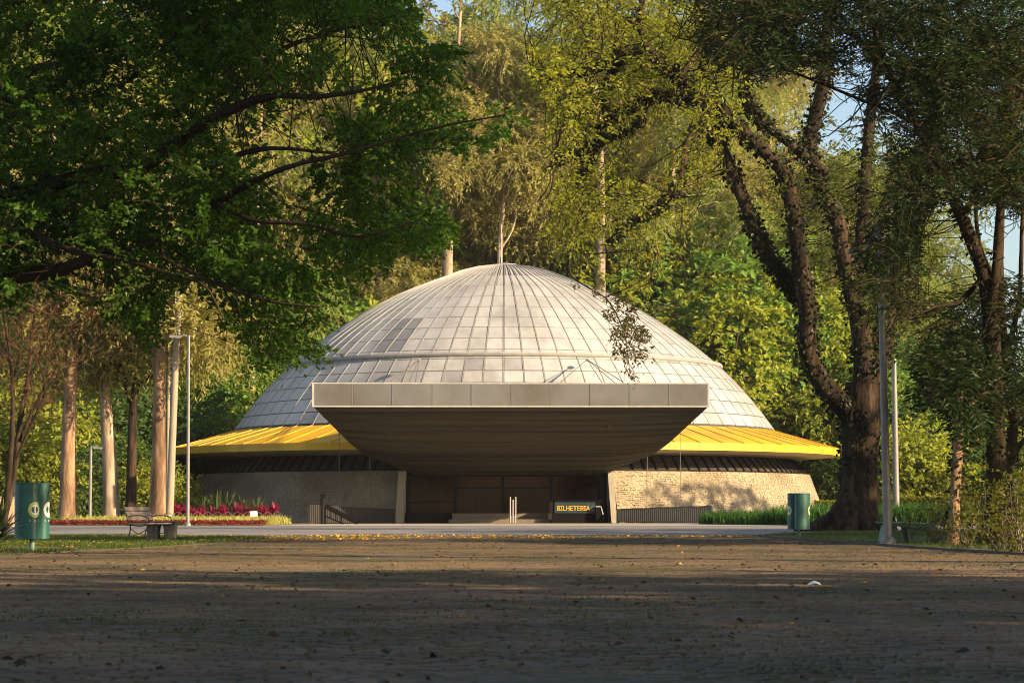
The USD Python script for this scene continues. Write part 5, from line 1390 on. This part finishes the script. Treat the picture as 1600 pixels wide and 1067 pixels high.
near_tree('feathery_tree', 'dark feathery tree, thickest dark trunk at the right edge', [
    [(1555, 862, 44), (1558, 800, 36), (1556, 700, 31), (1552, 600, 29), (1548, 500, 27), (1538, 430, 24), (1505, 345, 20), (1468, 262, 17), (1422, 172, 14), (1378, 84, 10), (1350, -20, 8)],
    [(1548, 500, 16), (1556, 420, 14), (1562, 330, 12), (1575, 230, 10), (1600, 120, 8)],
    [(1505, 345, 9), (1545, 250, 8), (1580, 190, 6), (1640, 130, 4)],
    [(1538, 430, 9), (1500, 470, 7), (1460, 480, 4), (1420, 500, 3)],
    [(1468, 262, 8), (1440, 200, 7), (1330, 150, 5), (1230, 110, 4), (1130, 75, 3), (1060, 60, 2)],
    [(1422, 172, 8), (1340, 60, 7), (1240, 30, 5), (1120, 20, 3)]], 45, [
    ([(1040, -80), (1045, 15), (1085, 60), (1112, 104), (1190, 128), (1260, 112), (1320, 128), (1400, 110), (1480, 140), (1660, 120), (1660, -80)], 310, 12, 0.62, 0.40, 4.0),
    ([(1340, 150), (1400, 90), (1660, 80), (1660, 340), (1560, 330), (1510, 320), (1470, 300), (1440, 350), (1440, 470), (1390, 520), (1350, 480), (1340, 400), (1385, 320), (1400, 240)], 220, 12, 0.6, 0.42, 4.0)],
    [M_DARKPIN, M_DARKPIN], M_BARK_LIMB, 301, ivy=900)
near_tree('feathery_tree', 'slender dark tree with several stems right of the thickest dark trunk', [
    [(1580, 860, 24), (1576, 790, 20), (1572, 740, 17), (1584, 660, 16), (1570, 560, 16), (1562, 450, 14), (1564, 320, 12), (1572, 180, 9), (1580, 40, 6)],
    [(1572, 740, 9), (1590, 700, 9), (1620, 670, 8)],
    [(1570, 560, 9), (1592, 470, 8), (1598, 330, 6), (1610, 200, 4)],
    [(1562, 450, 8), (1530, 380, 7), (1520, 260, 5), (1500, 150, 3)]], 47, [
    ([(1430, 560), (1470, 470), (1540, 420), (1660, 380), (1660, 700), (1600, 690), (1560, 640), (1520, 650), (1470, 640)], 95, 11, 0.6, 0.45, 3.0),
    ([(1480, 140), (1660, 110), (1660, 330), (1520, 320)], 60, 11, 0.6, 0.42, 3.0)],
    [M_DARKPIN, M_OLIVPIN], M_BARK_LIMB, 311, ivy=500)
near_tree('slim_lit_tree', 'slim tree with sunlit orange bark standing among shrubs at right', [
    [(1488, 857, 21), (1491, 800, 17), (1494, 740, 17), (1497, 690, 16), (1497, 640, 14), (1500, 600, 9)],
    [(1497, 640, 8), (1460, 610, 6), (1430, 600, 3)], [(1497, 650, 8), (1530, 620, 6), (1556, 610, 3)]], 44, [
    ([(1420, 560), (1470, 540), (1560, 560), (1570, 650), (1530, 712), (1500, 690), (1470, 650), (1425, 640)], 40, 10, 0.45, 0.0, 2.0)],
    [M_DARKPIN], M_BARK_ORANGE, 321, k=14, L=0.16, W=0.05, length=0.6, ivy=260)
near_tree('leaning_grey_tree', 'thin grey trunk half hidden just left of the thickest dark trunk', [
    [(1546, 826, 15), (1547, 740, 14), (1549, 672, 14), (1548, 590, 12), (1540, 500, 9)]], 72, [
    ([(1420, 470), (1560, 440), (1600, 560), (1500, 600), (1430, 580)], 30, 10, 0.9, 0.4, 3.0)], [M_OLIVPIN], M_BARK_GREY, 331, L=0.16, W=0.06, length=0.9)
# light shrubs at the foot of those trees
M_WILD = leafmat('wild_shrub_leaf', [(0.07, 0.075, 0.013), (0.105, 0.095, 0.017), (0.042, 0.055, 0.010), (0.15, 0.12, 0.028)], 0.4)
path = proto_class('wild_shrub_kind')
r_ = np.random.default_rng(8); cl = []; stm = MB()
for q in range(11):
    a = q * 2.4; e = np.array([math.cos(a) * 0.45 * r_.uniform(.3, 1), math.sin(a) * 0.45 * r_.uniform(.3, 1), r_.uniform(0.25, 1.0)])
    limb_to(stm, (0, 0, 0), e, 0.012, 0.004, 0.1, 5, r_, 4); cl.append([*e, 0.26])
tw, lf = crown(r_, np.array(cl), 420, 8, 0.06, 0.034, 0.2, 0.2)
part('stems', stm, M_STEM, path); part('leaves', lf, M_WILD, path)
WS = [(1440, 846, 0.7), (1462, 851, 0.9), (1480, 843, 1.1), (1512, 856, 1.0), (1534, 850, 1.2), (1560, 864, 1.1), (1578, 858, 1.3), (1598, 866, 1.2), (1622, 862, 1.3), (1418, 838, 0.6), (1540, 840, 1.3)]
oW = ordinals([p_[0] for p_ in WS])
for q, (px, py, s) in enumerate(WS):
    p = gr(px, py)
    copy_of(path, 'wild_shrub', f'{oW[q]} of the thin yellow green shrubs under the right edge trees', 'shrub', p, q * 77, s, 'wild shrubs under the right trees')

# bare reddish multi-stem tree at the left edge
r_ = np.random.default_rng(91)
YT = 72
bt0 = at(12, 800, YT); bt0[2] = 0
BR = thing('bare_tree', 'nearly bare multi stemmed tree at the left edge behind the bins', 'tree', bt0)
w = MB(); ends = []
for pts in ([(6, 830, 14), (14, 740, 13), (20, 640, 11), (16, 560, 8), (4, 480, 5)], [(2, 830, 14), (22, 740, 14), (32, 650, 12), (44, 590, 10), (50, 520, 7), (60, 450, 4)], [(30, 690, 8), (52, 640, 8), (80, 590, 6), (110, 568, 4), (140, 560, 2)], [(24, 720, 6), (50, 660, 6), (70, 610, 5), (60, 560, 3)], [(44, 590, 6), (80, 540, 5), (120, 500, 3), (150, 490, 2)], [(-30, 830, 12), (-14, 700, 11), (-6, 600, 8), (10, 520, 5)], [(14, 610, 5), (30, 560, 4), (34, 510, 3), (20, 450, 2)], [(50, 520, 4), (86, 480, 3), (96, 440, 2)]):
    ends.append(limbset(w, [(x, y, q_ * 0.72) for x, y, q_ in pts], YT, YT + r_.uniform(-1.5, 1.5), 12, 7, 0.2, len(ends)))
E_ = np.vstack(ends)
tA, tB = [], []
for q in range(300):
    a = E_[r_.integers(len(E_))]
    if a[2] < 3.0:
        continue
    d = unit(np.array([r_.normal(0.2, 1), r_.normal(0, 0.8), abs(r_.normal(0.8, 0.5))]))
    b = a[:3] + d * r_.uniform(0.4, 1.3); tA.append(a[:3]); tB.append(b)
    for z_ in range(3):
        c = a[:3] + (b - a[:3]) * r_.uniform(0.4, 1); tA.append(c); tB.append(c + unit(d + r_.normal(0, 0.7, 3)) * r_.uniform(0.25, 0.6))
part('stems', w, M_BARK_DARK, BR, smooth=50)
part('twigs', prisms(np.array(tA), np.array(tB), 0.010, 0.003), mat('reddish_twig', (0.085, 0.048, 0.026), rough=0.9, spec=0.05), BR)
sel = np.array(tB)[r_.integers(0, len(tB), 700)]
part('crown', leaves(sel + r_.normal(0, 0.12, (700, 3)), r_.normal(0, 1, (700, 3)), r_.normal(0, 1, (700, 3)), 0.10, 0.05), M_DRY, BR)

# small things half hidden at both edges
M_RED = mat('red_sign_paint', (0.42, 0.05, 0.03), rough=0.5)
rs_ = at(36, 800, 100); rs_[2] = 0
RS = thing('red_sign', 'small plain red sign on a post behind the left bins', 'sign', rs_)
part('post', MB().box(rs_ + [0, 0, 0.7], (0.07, 0.07, 1.4)), M_STEEL, RS); part('board', MB().box(rs_ + [0, -0.05, 1.45], (0.62, 0.03, 0.5)), M_RED, RS)
M_PEACH = mat('peach_wall_paint', (0.48, 0.30, 0.18), (0.42, 0.26, 0.155), rough=0.8, c3=(0.3, 0.2, 0.13), patch=0.3)
wl0 = at(-20, 800, 104)
GW = thing('garden_wall', 'short peach coloured wall at the left edge behind the bins', 'wall', (wl0[0], 104, 0))
part('wall', MB().box((wl0[0], 104, 0.62), (2.3, 0.2, 1.24)), M_PEACH, GW); part('coping', MB().box((wl0[0], 104, 1.27), (2.4, 0.28, 0.06)), M_PIER, GW)
hx = at(1612, 800, 205)
GH = thing('grey_house', 'pale grey house glimpsed between the trunks at the right edge', 'house', (hx[0], 205, 0))
M_HWALL = mat('grey_house_wall', (0.32, 0.31, 0.33), (0.28, 0.27, 0.29), rough=0.8)
part('wall', MB().box((hx[0], 208, 2.3), (6.0, 6, 4.6)), M_HWALL, GH)
rf = part('roof', MB().hexa([(hx[0] - 3.4, 204.5, 4.6), (hx[0] + 3.4, 204.5, 4.6), (hx[0] + 3.4, 211.5, 4.6), (hx[0] - 3.4, 211.5, 4.6), (hx[0] - 3.3, 207.9, 6.2), (hx[0] + 3.3, 207.9, 6.2), (hx[0] + 3.3, 208.1, 6.2), (hx[0] - 3.3, 208.1, 6.2)]), M_JOINT, GH)
for dx in (-2.0, 0.2, 2.0):
    wn = part('window', MB().box((hx[0] + dx, 204.98, 2.6), (1.0, 0.08, 1.3)), M_DARKFRAME, GH)
    part('pane', MB().box((hx[0] + dx, 204.93, 2.6), (0.84, 0.04, 1.14)), M_DGLASS, wn)

# trees outside the picture on the right whose shade lies over the plaza
SH = []
for k_ in range(2):
    path = proto_class(f'shade_tree_kind_{k_}')
    broadleaf(np.random.default_rng(160 + k_), 18.0, path, M_BROAD[2], M_BARK_GREY, 0.5, 0.42, 16, 2.4, 27, 0.42, 0.28, 0.22)
    SH.append(path)
GS = 'broad shade trees right of the plaza, outside the view'
path = proto_class('shade_tree_kind_2')
broadleaf(np.random.default_rng(170), 24.0, path, M_BROAD[2], M_BARK_GREY, 0.5, 0.22, 16, 2.2, 55, 0.42, 0.28, 0.56)
SH.append(path)
for q, (x, y, H, k_) in enumerate([(15, -1, 17, 0), (19, -12, 19, 1), (26, -3, 20, 0), (33, -3, 21, 1), (24, 8, 13, 0), (34, -20, 24, 0), (22, -25, 20, 1),
                               (14.5, 26, 21, 2),
                               (29, 44, 13, 1), (31, 36, 14, 0), (38, 47, 19, 1), (31, 58, 13, 0), (43, 56, 20, 1), (36, 66, 13, 1), (46, 66, 20, 0), (52, 119, 20.5, 1), (66, 112, 24, 0)]):
    copy_of(SH[k_], 'shade_tree', 'broad deep green tree right of the plaza, outside the view', 'tree', (x, y, -0.05), q * 67, H / (18.0 if k_ < 2 else 24.0), GS)

# ------------------------------------------------------------------ the air
M_AIR = usdkit.material(stage, '/World/Looks/air_haze', {'v': ('principled_volume', {'color': (0.93, 0.95, 1.0), 'density': 0.00007, 'anisotropy': 0.3})}, volume='v.volume')
part('haze', MB().box((0, 120, 32), (610, 370, 66.4)), M_AIR, label='thin evening haze filling the park air', cat='haze', kind='stuff')
